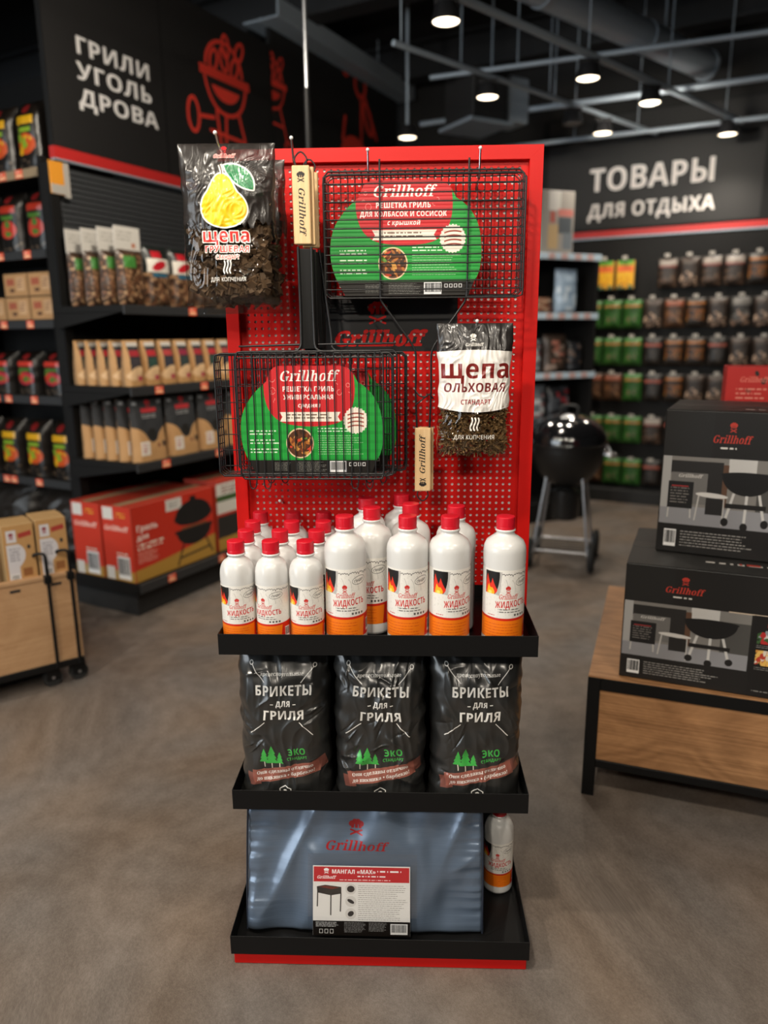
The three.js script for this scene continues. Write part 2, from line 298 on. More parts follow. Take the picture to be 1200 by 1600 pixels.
// ---------- printed bags ----------
// A filled bag: front and back sheets that meet at the sides; t runs up. Slots: 0 front, 1 back.
function bagGeo({ w, h, d, nx = 28, ny = 40, top = 0.1, bot = 0.1, topZ = 0.03, botZ = 0.03, pw = 2.6, neck = 0, belly = 0.04, amp = 0.003, freq = 9, seed = 1, off = 0, frontOnly = false, t0 = 0, t1 = 1, lean = 0, creases = 0, camp = 0.004 }) {
  const cr = rng(Math.round(seed * 100) + 5), lines = Array.from({ length: creases }, () => { const side = cr() < 0.5 ? -1 : 1, s0 = cr() < 0.6 ? side * rr(0.55, 1, cr) : rr(-0.7, 0.7, cr), a = rr(-0.9, 0.9, cr) + (cr() < 0.35 ? 1.2 : 0); return { s0, t0: rr(0.08, 0.92, cr), ca: Math.cos(a), sa: Math.sin(a), len: rr(0.12, 0.42, cr), wd: rr(0.018, 0.05, cr), k: rr(0.4, 1, cr) * (cr() < 0.6 ? 1 : -0.8) }; });
  const asp = h / w * 2;
  const creaseAt = (s, t) => { let z = 0; for (const l of lines) { const dx = s - l.s0, dy = (t - l.t0) * asp, along = dx * l.sa + dy * l.ca, off2 = dx * l.ca - dy * l.sa; const f = 1 - Math.abs(along) / l.len; if (f > 0) z += l.k * Math.min(1, f * 1.6) * (Math.exp(-Math.abs(off2) / l.wd) - 0.35 * Math.exp(-Math.abs(off2) / (l.wd * 4))); } return z; };
  const prof = (t) => { const a = bot > 0 ? clamp(t / bot, 0, 1) : 1, b = top > 0 ? clamp((1 - t) / top, 0, 1) : 1; return Math.max(Math.pow(Math.sin(a * Math.PI / 2), 0.8) * (1 - botZ) + botZ, 0) * (Math.pow(Math.sin(b * Math.PI / 2), 0.8) * (1 - topZ) + topZ); };
  const sheet = (side) => {
    const pos = [], uv = [], idx = [];
    for (let j = 0; j <= ny; j++) for (let i = 0; i <= nx; i++) {
      const s = -1 + 2 * i / nx, t = t0 + (t1 - t0) * j / ny, p = prof(t), e = Math.pow(Math.max(0, 1 - Math.pow(Math.abs(s), pw)), 0.55);
      const ww = w / 2 * (1 - belly * p * (0.6 + 0.4 * Math.sin(t * 9 + seed)) - neck * sst(t, 0.7, 1) * (1 - sst(t, 0.93, 1)));
      const q = n2(s * freq * 0.35 + seed * 3.1, t * freq * 0.5 * h / w + seed), q2 = n2(s * freq + seed * 7.7 + q, t * freq * 0.8 + seed * 2 + q * 1.4), q3 = n2(s * freq * 2.3 - seed, t * freq * 1.3 + seed);
      const cz = creases ? creaseAt(s, t) * camp * Math.min(1, e * 1.4) : 0;
      const wr = cz + (q * 0.7 + (1 - 2 * Math.abs(q2)) * 0.55 + (1 - 2 * Math.abs(q3)) * 0.18) * amp * Math.min(1, e * 1.6) * (0.35 + 0.65 * Math.min(1, p + 0.15));
      let z = side * d / 2 * p * e + (side > 0 ? wr : -wr * 0.6) + side * (off + 0.0004);
      const edge = (1 - e) * 0; const zz = z + n2(t * 5 + seed, s * 2) * amp * 0.8 + lean * t + edge;
      pos.push(s * ww + n2(t * 7 + seed * 5, s > 0 ? 3 : 9) * amp * 0.9 * Math.abs(s), t * h, zz); uv.push(side > 0 ? (s + 1) / 2 : (1 - s) / 2, t);
    }
    const W = nx + 1;
    for (let j = 0; j < ny; j++) for (let i = 0; i < nx; i++) { const a = j * W + i, b = a + 1, c = a + W, e = c + 1; side > 0 ? idx.push(a, b, e, a, e, c) : idx.push(a, e, b, a, c, e); }
    const g = new THREE.BufferGeometry(); g.setAttribute('position', new THREE.Float32BufferAttribute(pos, 3)); g.setAttribute('uv', new THREE.Float32BufferAttribute(uv, 2)); g.setIndex(idx); g.computeVertexNormals(); return g;
  };
  const f = sheet(1); if (frontOnly) return f;
  const b = sheet(-1), caps = [];
  // close top and bottom rims
  for (const [j, flip] of [[0, 0], [ny, 1]]) { const W = nx + 1, pos = [], uv = [], idx = []; for (let i = 0; i <= nx; i++) for (const g of [f, b]) { const p = g.attributes.position, k = j * W + i; pos.push(p.getX(k), p.getY(k), p.getZ(k)); uv.push(0.5, 0.5); } for (let i = 0; i < nx; i++) { const a = 2 * i, q = a + 1, c = a + 2, e = a + 3; flip ? idx.push(a, c, e, a, e, q) : idx.push(a, e, c, a, q, e); } const g = new THREE.BufferGeometry(); g.setAttribute('position', new THREE.Float32BufferAttribute(pos, 3)); g.setAttribute('uv', new THREE.Float32BufferAttribute(uv, 2)); g.setIndex(idx); g.computeVertexNormals(); caps.push(g); }
  return mergeGeometries([f, mergeGeometries([b, ...caps])], true);
}

// briquette bags
const briqT = canvasTex(768, 1216, (c, w, h) => {
  c.fillStyle = '#292928'; c.fillRect(0, 0, w, h); speckle(c, w, h, 2500, ['#333', '#1f1f1f'], 2, 1, 3, 0.5);
  const wht = '#e9e6e0'; c.strokeStyle = wht; c.lineWidth = 7; c.lineCap = 'round';
  for (const [x0, y0, x1, y1] of [[135, 70, 240, 190], [650, 90, 545, 198], [240, 510, 110, 610], [530, 510, 640, 620]]) { c.beginPath(); c.moveTo(x0, y0); c.lineTo(x1, y1); c.stroke(); }
  for (const [x, y] of [[128, 60], [658, 80]]) { c.beginPath(); c.arc(x, y, 14, 0, 7); c.stroke(); }
  txt(c, 'древесноугольные', 390, 132, 36, wht, { fam: 'serif', skew: 0.1 });
  txt(c, 'БРИКЕТЫ', 400, 252, 106, wht, { sx: 0.98 }); txt(c, '– ДЛЯ –', 400, 352, 60, wht); txt(c, 'ГРИЛЯ', 400, 450, 108, wht);
  const tree = (x, y, s) => { c.fillStyle = '#d9d2c0'; c.fillRect(x - 4, y, 8, s * 0.42); c.fillStyle = '#3fae49'; for (let k = 0; k < 3; k++) { c.beginPath(); c.moveTo(x, y - s * (1 - k * 0.24)); c.lineTo(x - s * (0.2 + k * 0.08), y - s * (0.52 - k * 0.26)); c.lineTo(x + s * (0.2 + k * 0.08), y - s * (0.52 - k * 0.26)); c.fill(); } };
  tree(222, 850, 115); tree(352, 860, 95); tree(285, 860, 150);
  txt(c, 'ЭКО', 500, 760, 78, '#3fae49', { turn: -0.09 }); txt(c, 'СТАНДАРТ', 500, 816, 34, '#3fae49', { turn: -0.09 });
  c.save(); c.translate(395, 945); c.rotate(-0.17); c.scale(1.12, 1.08); c.fillStyle = '#7a4a40'; c.fillRect(-290, -30, 90, 96); c.fillRect(220, -62, 90, 96); c.fillStyle = '#96594c'; c.fillRect(-250, -54, 510, 104);
  txt(c, 'Они сделаны отлично', 0, -24, 37, wht, { fam: 'serif', skew: 0.15 }); txt(c, 'до пикника • барбекю!', 0, 22, 37, wht, { fam: 'serif', skew: 0.15 }); c.restore();
  c.strokeStyle = wht; c.lineWidth = 8; c.beginPath(); for (let k = 0; k <= 6; k++) { const a = Math.PI / 6 + k * Math.PI / 3; c[k ? 'lineTo' : 'moveTo'](390 + 54 * Math.cos(a), 1112 + 54 * Math.sin(a)); } c.stroke(); txt(c, '2', 390, 1115, 72, wht);
});
{
  const front = phy({ map: briqT, roughness: 0.36, clearcoat: 0.8, clearcoatRoughness: 0.22 }), plain = phy({ color: lin(0.016, 0.016, 0.016), roughness: 0.3, clearcoat: 0.5, clearcoatRoughness: 0.2 });
  const spots = [[-0.202, -0.152, 'left of the three in front', 0.01], [0.0, -0.15, 'middle of the three in front, most creased', -0.01], [0.202, -0.152, 'right of the three in front', 0.02], [0.207, -0.29, 'behind the right one, only its edge showing', 0], [0.0, -0.288, 'behind the middle one', 0], [-0.204, -0.29, 'behind the left one', 0]];
  spots.forEach(([x, z, say, tilt], i) => {
    const t = thing('briquette_bag', `black charcoal briquette bag on the middle tray, ${say}`, 'bag', S(x, SHELF[1] + 0.0005, z), YAW + tilt, 'briquette bags');
    part('sack', bagGeo({ w: 0.194, h: 0.326, d: i < 3 ? 0.118 : 0.11, nx: i < 3 ? 120 : 40, ny: i < 3 ? 190 : 60, creases: i < 3 ? (i === 1 ? 30 : 22) : 0, camp: i === 1 ? 0.0062 : 0.0048, top: 0.3, bot: 0.1, topZ: 0.3, botZ: 0.75, pw: 4, belly: 0.02, amp: i === 1 ? 0.004 : i > 2 ? 0.002 : 0.0034, freq: 1.3, seed: 4 + i * 3.3 }), [front, plain], t);
    part('top_fold', rb(0.19, 0.006, 0.02, 0, 0.327, 0, 0.002), plain, t);
  });
}

// wood-chip bags: clear film, chips inside, print on the film
const film = phy({ color: lin(0.78, 0.77, 0.74), transmission: 1, thickness: 0, roughness: 0.07, ior: 1.5 });
function chipsGeo({ w, h, d, n, seed, size, fill, curl }) {
  const r = rng(seed), geos = [], cols = [];
  for (let i = 0; i < n; i++) {
    const s = rr(-0.86, 0.86, r), t = rr(curl ? 0.045 : 0.07, fill, r), e = (curl ? 1.1 : 1) * Math.pow(1 - Math.pow(Math.abs(s), 2.6), 0.55) * Math.min(1, t / 0.14) * clamp((1 - t) / 0.42, 0, 1), z = (r() < 0.6 ? rr(0.35, 0.66, r) : rr(-0.7, 0.35, r)) * d / 2 * e;
    let g;
    if (curl) { const L = size * rr(0.8, 1.7, r), k = rr(0.5, 1.6, r); g = new THREE.BoxGeometry(L, size * rr(0.18, 0.3, r), size * 0.07, 5, 1, 1); const p = g.attributes.position; for (let k2 = 0; k2 < p.count; k2++) { const u = p.getX(k2) / L; p.setZ(k2, p.getZ(k2) + u * u * k * size); } }
    else { g = new THREE.BoxGeometry(size * rr(0.6, 1.15, r), size * rr(0.5, 1, r), size * rr(0.25, 0.5, r)); const p = g.attributes.position; for (let k2 = 0; k2 < p.count; k2++) { const a = n3(p.getX(k2) * 90 + i, p.getY(k2) * 90, p.getZ(k2) * 90); p.setXYZ(k2, p.getX(k2) * (1 + a * 0.22), p.getY(k2) * (1 - a * 0.2), p.getZ(k2)); } }
    g.rotateX(rr(-1, 1, r) * (curl ? 1.5 : 0.9)); g.rotateY(rr(-1, 1, r) * 0.9); g.rotateZ(rr(0, 6.28, r)); g.translate(s * w / 2 * 0.93, t * h, z); g = g.toNonIndexed(); g.computeVertexNormals(); geos.push(g);
    const v = rr(0.55, 1.25, r), c = curl ? [0.2 * v, 0.115 * v, 0.042 * v] : [0.13 * v, 0.078 * v, 0.042 * v], m = g.attributes.position.count; for (let k = 0; k < m; k++) cols.push(...c);
  }
  const g = mergeGeometries(geos); g.setAttribute('color', new THREE.Float32BufferAttribute(cols, 3)); return g;
}
const chipMat = std({ vertexColors: true, roughness: 0.75 });
const steam = (c, x, y, s, col) => { c.strokeStyle = col; c.lineWidth = s * 0.16; c.lineCap = 'round'; for (const k of [-1, 0, 1]) { c.beginPath(); c.moveTo(x + k * s * 0.34, y + s * 0.55); c.bezierCurveTo(x + k * s * 0.34 - s * 0.3, y + s * 0.15, x + k * s * 0.34 + s * 0.3, y - s * 0.15, x + k * s * 0.34 + s * 0.06, y - s * 0.6); c.stroke(); } };
const pearT = canvasTex(768, 1152, (c, w, h) => {
  c.clearRect(0, 0, w, h);
  // smoke-dark ink on the upper film with a ragged lower edge
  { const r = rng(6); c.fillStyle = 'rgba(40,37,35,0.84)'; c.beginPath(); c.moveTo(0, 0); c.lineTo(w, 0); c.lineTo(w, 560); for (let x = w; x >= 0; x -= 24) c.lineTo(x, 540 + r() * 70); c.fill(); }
  c.translate(18, -58); c.scale(0.95, 0.985);
  emblem(c, 372, 110, 54, '#c8252c'); brand(c, 378, 158, 40, '#e43b34', { stroke: '#f3e6df', lw: 4 });
  c.save(); c.translate(-70, 30); c.scale(1.2, 0.97);
  const pear = () => { c.beginPath(); c.moveTo(352, 268); c.bezierCurveTo(300, 268, 290, 350, 250, 400); c.bezierCurveTo(170, 480, 180, 640, 362, 655); c.bezierCurveTo(560, 645, 560, 480, 470, 410); c.bezierCurveTo(430, 370, 430, 270, 352, 268); c.closePath(); };
  c.lineJoin = 'round'; c.strokeStyle = '#f6f3ea'; c.lineWidth = 22; pear(); c.stroke();
  const leaf = () => { c.beginPath(); c.moveTo(375, 205); c.bezierCurveTo(450, 175, 590, 230, 580, 385); c.bezierCurveTo(480, 380, 400, 300, 375, 205); c.closePath(); }; leaf(); c.stroke();
  c.lineWidth = 26; c.beginPath(); c.moveTo(360, 280); c.quadraticCurveTo(362, 240, 346, 200); c.stroke(); c.strokeStyle = '#4c3a1c'; c.lineWidth = 10; c.stroke();
  c.fillStyle = '#f1c317'; pear(); c.fill(); c.save(); pear(); c.clip(); speckle(c, w, h, 1300, ['#f7d648', '#dfa90c', '#e9b90f'], 8, 6, 34, 0.22); c.restore();
  c.fillStyle = '#0d7a43'; leaf(); c.fill(); c.strokeStyle = '#0a5c33'; c.lineWidth = 5; c.beginPath(); c.moveTo(385, 215); c.quadraticCurveTo(480, 280, 570, 375); c.stroke(); c.restore();
  txt(c, 'щепа', 372, 725, 136, '#d7332e', { sx: 1.12, stroke: '#f6f3ea', lw: 14 }); txt(c, 'ГРУШЕВАЯ', 378, 822, 66, '#d7332e', { sx: 1.12, stroke: '#f6f3ea', lw: 9 });
  txt(c, 'СТАНДАРТ', 380, 882, 40, '#d7332e', { stroke: '#f6f3ea', lw: 8 }); steam(c, 372, 955, 74, '#f2efe8'); txt(c, 'ДЛЯ КОПЧЕНИЯ', 378, 1042, 42, '#f2efe8', { w: 'normal' });
});
const alderT = canvasTex(768, 1280, (c, w, h) => {
  c.clearRect(0, 0, w, h);
  c.fillStyle = '#262322'; c.fillRect(0, 0, w, 262); txt(c, '', 0, 0, 1, '#fff');
  emblem(c, 360, 128, 66, '#e8e4dc'); brand(c, 370, 196, 40, '#e8e4dc');
  c.fillStyle = '#e8e4de'; c.beginPath(); c.moveTo(0, 262); c.quadraticCurveTo(w / 2, 225, w, 262); c.lineTo(w, 780); c.quadraticCurveTo(w / 2, 870, 0, 780); c.fill();
  txt(c, 'щепа', 384, 420, 250, '#7b2320', { sx: 1.12 }); txt(c, 'ОЛЬХОВАЯ', 384, 594, 120, '#6d1f1f', { sx: 1.04 }); txt(c, 'СТАНДАРТ', 392, 728, 64, '#8c1f22');
  steam(c, 384, 940, 100, '#efe9dc'); txt(c, 'ДЛЯ КОПЧЕНИЯ', 384, 1064, 58, '#efe9dc', { w: 'normal' });
});
{
  const mk = (name, label, [x, y, z], tilt, o, map, chips, group) => {
    const t = thing(name, label, 'bag', S(x, y, z), YAW + tilt, group);
    part('film', bagGeo(o), film, t, 'clear wrinkled film'); 
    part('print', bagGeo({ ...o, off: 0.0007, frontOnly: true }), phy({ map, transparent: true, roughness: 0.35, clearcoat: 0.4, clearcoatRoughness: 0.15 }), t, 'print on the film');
    const c = part('wood_chips', chipsGeo(chips), chipMat, t, 'wood chips behind the film'); c.userData.kind = 'stuff';
    part('seal', rb(o.w * 0.985, 0.01, 0.0016, 0, o.h - 0.006, 0.0, 0.0006), film, t); return t;
  };
  const pe = { w: 0.182, h: 0.29, d: 0.062, nx: 100, ny: 160, creases: 34, camp: 0.0028, top: 0.34, bot: 0.16, topZ: 0.03, botZ: 0.04, belly: 0.04, amp: 0.0018, freq: 3.4 };
  const pc = { w: 0.182, h: 0.29, d: 0.06, n: 560, size: 0.0165, fill: 0.66 };
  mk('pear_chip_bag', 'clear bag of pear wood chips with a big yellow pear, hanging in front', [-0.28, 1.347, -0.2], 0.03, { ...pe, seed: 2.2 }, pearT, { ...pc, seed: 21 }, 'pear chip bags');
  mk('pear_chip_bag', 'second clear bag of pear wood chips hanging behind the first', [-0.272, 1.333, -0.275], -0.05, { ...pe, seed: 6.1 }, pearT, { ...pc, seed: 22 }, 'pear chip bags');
  mk('alder_chip_bag', 'clear bag of alder wood chips with wide white label, hanging at the right', [0.194, 1.038, -0.247], 0.0, { w: 0.152, h: 0.272, d: 0.05, nx: 100, ny: 160, creases: 20, camp: 0.0024, top: 0.3, bot: 0.16, belly: 0.06, amp: 0.0026, freq: 2.4, seed: 9.3 }, alderT, { w: 0.158, h: 0.27, d: 0.046, n: 900, size: 0.017, fill: 0.42, curl: true, seed: 31 });
}

// ---------- wire grill baskets with printed sleeves ----------
function sleeveT(lines, seed) {
  return canvasTex(1024, 700, (c, w, h) => {
    c.fillStyle = '#1f9a3a'; c.fillRect(0, 0, w, h); c.globalAlpha = 0.35; c.fillStyle = '#157a2c'; for (let i = 0; i < 9; i++) c.fillRect(0, 120 + i * 60, w, 22); c.globalAlpha = 1;
    c.fillStyle = '#c9252b'; c.beginPath(); c.moveTo(190, 0); c.bezierCurveTo(170, 180, 180, 300, 300, 360); c.bezierCurveTo(400, 400, 640, 400, 720, 360); c.bezierCurveTo(830, 300, 850, 170, 810, 0); c.fill();
    c.strokeStyle = '#e58d84'; c.lineWidth = 4; const r = rng(seed); for (let i = 0; i < 9; i++) { const x = i < 5 ? rr(215, 300, r) : rr(690, 790, r), y = rr(70, 280, r); c.beginPath(); c.arc(x, y, rr(10, 22, r), r() * 6, r() * 6 + 2.5); c.stroke(); }
    brand(c, 505, 66, 92, '#f5efe8'); txt(c, 'РЕШЕТКА ГРИЛЬ', 500, 148, 46, '#f5efe8'); txt(c, lines[0], 500, 200, 42, '#f5efe8'); txt(c, lines[1], 505, 252, 40, '#f5efe8', { skew: 0.2 });
    c.fillStyle = '#efe6d6'; c.beginPath(); c.moveTo(290, 296); c.lineTo(726, 296); c.lineTo(706, 327); c.lineTo(726, 358); c.lineTo(290, 358); c.lineTo(310, 327); c.fill(); bars(c, 340, 310, 330, 2, 20, '#7a5b4a', 8, seed);
    c.fillStyle = '#efe6d6'; c.beginPath(); for (let k = 0; k <= 48; k++) { const a = k / 48 * 6.283, q = k % 2 ? 82 : 90; c.lineTo(832 + q * Math.cos(a), 352 + q * Math.sin(a)); } c.fill();
    c.strokeStyle = '#a34a3c'; c.lineWidth = 9; for (let k = 0; k < 4; k++) { c.beginPath(); c.moveTo(775, 318 + k * 26); c.quadraticCurveTo(830, 296 + k * 26, 890, 312 + k * 26); c.stroke(); }
    const cx = 430, cy = 500; c.fillStyle = '#e8c9a0'; c.beginPath(); c.arc(cx, cy, 100, 0, 7); c.fill(); c.save(); c.beginPath(); c.arc(cx, cy, 91, 0, 7); c.clip(); c.fillStyle = '#54301a'; c.fillRect(330, 400, 220, 220);
    for (let k = 0; k < 46; k++) { c.fillStyle = ['#b06a2c', '#d69a4a', '#7a3d1c', '#3b2413', '#c8452a', '#5f8a33'][Math.floor(r() * (k < 34 ? 4 : 6))]; c.beginPath(); c.ellipse(cx + rr(-90, 90, r), cy + rr(-90, 90, r), rr(10, 34, r), rr(6, 14, r), r() * 3, 0, 7); c.fill(); } c.restore();
    for (let k = 0; k < 3; k++) bars(c, 70, 415 + k * 60, 220, 2, 20, '#dcefd6', 8, seed + k); bars(c, 560, 400, 240, 2, 18, '#dcefd6', 7, seed + 8); bars(c, 560, 450, 330, 9, 15, '#bfe3b6', 3, seed + 9);
    c.fillStyle = '#17130f'; c.fillRect(0, 612, w, 90); bars(c, 240, 628, 120, 6, 10, '#8b8b85', 3, 4); bars(c, 400, 624, 220, 7, 10, '#8b8b85', 3, 6); barcode(c, 640, 618, 120, 74, seed); for (let k = 0; k < 4; k++) { c.strokeStyle = '#ddd'; c.lineWidth = 4; c.strokeRect(782 + k * 32, 630, 18, 20); }
  });
}
function sleeveGeo(w, h) {
  const s = new THREE.Shape(); const L = -w / 2, R = w / 2;
  s.moveTo(L + w * 0.05, h * 0.13); s.bezierCurveTo(L - w * 0.015, h * 0.3, L - w * 0.01, h * 0.55, L + w * 0.07, h * 0.68); s.bezierCurveTo(L + w * 0.12, h * 0.78, L + w * 0.15, h * 0.8, L + w * 0.2, h * 0.86); s.bezierCurveTo(L + w * 0.23, h, L + w * 0.27, h, L + w * 0.32, h);
  s.lineTo(R - w * 0.32, h); s.bezierCurveTo(R - w * 0.24, h, R - w * 0.2, h * 0.95, R - w * 0.17, h * 0.85); s.bezierCurveTo(R - w * 0.1, h * 0.8, R - w * 0.03, h * 0.7, R - w * 0.01, h * 0.55); s.bezierCurveTo(R + w * 0.015, h * 0.35, R, h * 0.2, R - w * 0.04, h * 0.13); s.lineTo(R - w * 0.08, 0); s.lineTo(L + w * 0.1, 0); s.closePath();
  const g = new THREE.ExtrudeGeometry(s, { depth: 0.001, bevelEnabled: false, curveSegments: 16 }), p = g.attributes.position, u = g.attributes.uv;
  for (let i = 0; i < p.count; i++) u.setXY(i, (p.getX(i) - L) / w, p.getY(i) / h);
  return g;
}
const handleT = canvasTex(160, 640, (c, w, h) => { const g = rng(4); c.fillStyle = '#dcbb8b'; c.fillRect(0, 0, w, h); for (let i = 0; i < 60; i++) { c.globalAlpha = 0.14; c.fillStyle = g() < 0.5 ? '#b98d58' : '#efd9b2'; c.fillRect(g() * w, 0, 1 + g() * 4, h); } c.globalAlpha = 1; emblem(c, 80, 84, 84, '#1c1712'); txt(c, 'Grillhoff', 84, 372, 88, '#1c1712', { fam: 'serif', skew: 0.28, turn: Math.PI / 2 }); });
const handleFront = std({ map: handleT, roughness: 0.55 });
const W1 = 0.00135, W2 = 0.0021;
function rectLoop(x0, x1, y0, y1, z, r = W2, k = 0.008) { const p = []; for (const [cx, cy, a0] of [[x1 - k, y1 - k, 0], [x0 + k, y1 - k, 1], [x0 + k, y0 + k, 2], [x1 - k, y0 + k, 3]]) for (let i = 0; i <= 3; i++) { const a = (a0 + i / 3) * Math.PI / 2; p.push(V(cx + k * Math.cos(a), cy + k * Math.sin(a), z)); } const cp = new THREE.CurvePath(); for (let i = 0; i < p.length; i++) cp.add(new THREE.LineCurve3(p[i], p[(i + 1) % p.length])); return new THREE.TubeGeometry(cp, 96, r, 6, true); }
// tray half with mesh sides, lid half with straight wires, sleeve between them
function basket(t, { x0, x1, y0, y1, zl, zt, dt, tx0, tx1, vertical, pitch, sleeve, sx, sw, sh, sy, sz }) {
  part('lid_frame', rectLoop(x0, x1, y0, y1, zl), M.wire, t);
  const nW = Math.round((vertical ? x1 - x0 : y1 - y0) / pitch);
  for (let i = 1; i < nW; i++) { const k = i / nW; part('wire', vertical ? rod([x0 + (x1 - x0) * k, y0, zl], [x0 + (x1 - x0) * k, y1, zl], W1, 6) : rod([x0, y0 + (y1 - y0) * k, zl], [x1, y0 + (y1 - y0) * k, zl], W1, 6), M.wire, t); }
  const lid = vertical ? [[x0, y0 + 0.01, x1, y0 + 0.01], [x0, y1 - 0.012, x1, y1 - 0.012]] : [[x0 + (x1 - x0) * 0.28, y0, x0 + (x1 - x0) * 0.28, y1 + 0.028], [x0 + (x1 - x0) * 0.72, y0, x0 + (x1 - x0) * 0.72, y1 + 0.028]];
  for (const [a, b, c, d] of lid) part('cross_bar', rod([a, b, zl - 0.002], [c, d, zl - 0.002], W2, 6), M.wire, t);
  const ty0 = y0 + 0.004, ty1 = y1 + (vertical ? -0.004 : 0.012);
  part('tray_rim', rectLoop(tx0, tx1, ty0, ty1, zt), M.wire, t); part('tray_rim', rectLoop(tx0 + 0.004, tx1 - 0.004, ty0 + 0.004, ty1 - 0.004, zt - dt, W1), M.wire, t);
  const p2 = 0.0145, nv = Math.round((tx1 - tx0) / p2), nh = Math.round((ty1 - ty0) / (p2 * 1.15));
  for (let i = 1; i < nv; i++) { const x = tx0 + (tx1 - tx0) * i / nv; part('tray_wire', tube([[x, ty1, zt], [x, ty1 - 0.003, zt - dt], [x, ty1 - 0.012, zt - dt], [x, (ty0 + ty1) / 2, zt - dt], [x, ty0 + 0.012, zt - dt], [x, ty0 + 0.003, zt - dt], [x, ty0, zt]], W1 * 0.85, { seg: 30, rad: 5, tension: 0 }), M.wire, t); }
  for (let j = 1; j < nh; j++) { const y = ty0 + (ty1 - ty0) * j / nh; for (const s of [0, 1]) { const x = s ? tx1 : tx0, xi = s ? tx1 - 0.004 : tx0 + 0.004; part('side_wire', rod([x, y, zt], [xi, y, zt - dt], W1 * 0.85, 5), M.wire, t); } if (j % 2) part('tray_wire', rod([tx0 + 0.004, y, zt - dt], [tx1 - 0.004, y, zt - dt], W1 * 0.8, 5), M.wire, t); }
  for (const k of [1, 2]) part('tray_band', rectLoop(tx0 + 0.0013 * k, tx1 - 0.0013 * k, ty0 + 0.0013 * k, ty1 - 0.0013 * k, zt - dt * k / 3, W1 * 0.8), M.wire, t);
  const g = sleeveGeo(sw, sh).translate(sx, sy, sz); part('sleeve', g, sleeve, t, 'green and red printed cardboard sleeve');
}
function grip(t, x, y0, y1, z, flip, second = true) {   // two flat wooden grips and a hanging ring
  const w = 0.034, h = y1 - y0, d = 0.011;
  for (const k of second ? [0, 1] : [0]) {
    const wood = part('grip', rb(w, h, d, x + k * 0.006, (y0 + y1) / 2, z - k * 0.014, 0.0025), M.birch, t, 'pale wooden grip');
    if (!k) { const p = planeUV(w - 0.004, h - 0.004, 0, 0, 0); if (flip) p.rotateZ(Math.PI); part('brand_mark', p.translate(x, (y0 + y1) / 2, z + d / 2 + 0.0003), handleFront, wood, 'black branded name'); }
  }
  const yr = flip ? y0 - 0.004 : y1 + 0.006, s = flip ? -1 : 1;
  part('hanging_ring', tube([[x - 0.01, yr - 0.004 * s, z], [x - 0.011, yr + 0.008 * s, z], [x, yr + 0.018 * s, z], [x + 0.011, yr + 0.008 * s, z], [x + 0.01, yr - 0.004 * s, z]], 0.0016, { seg: 20 }), M.wire, t);
}
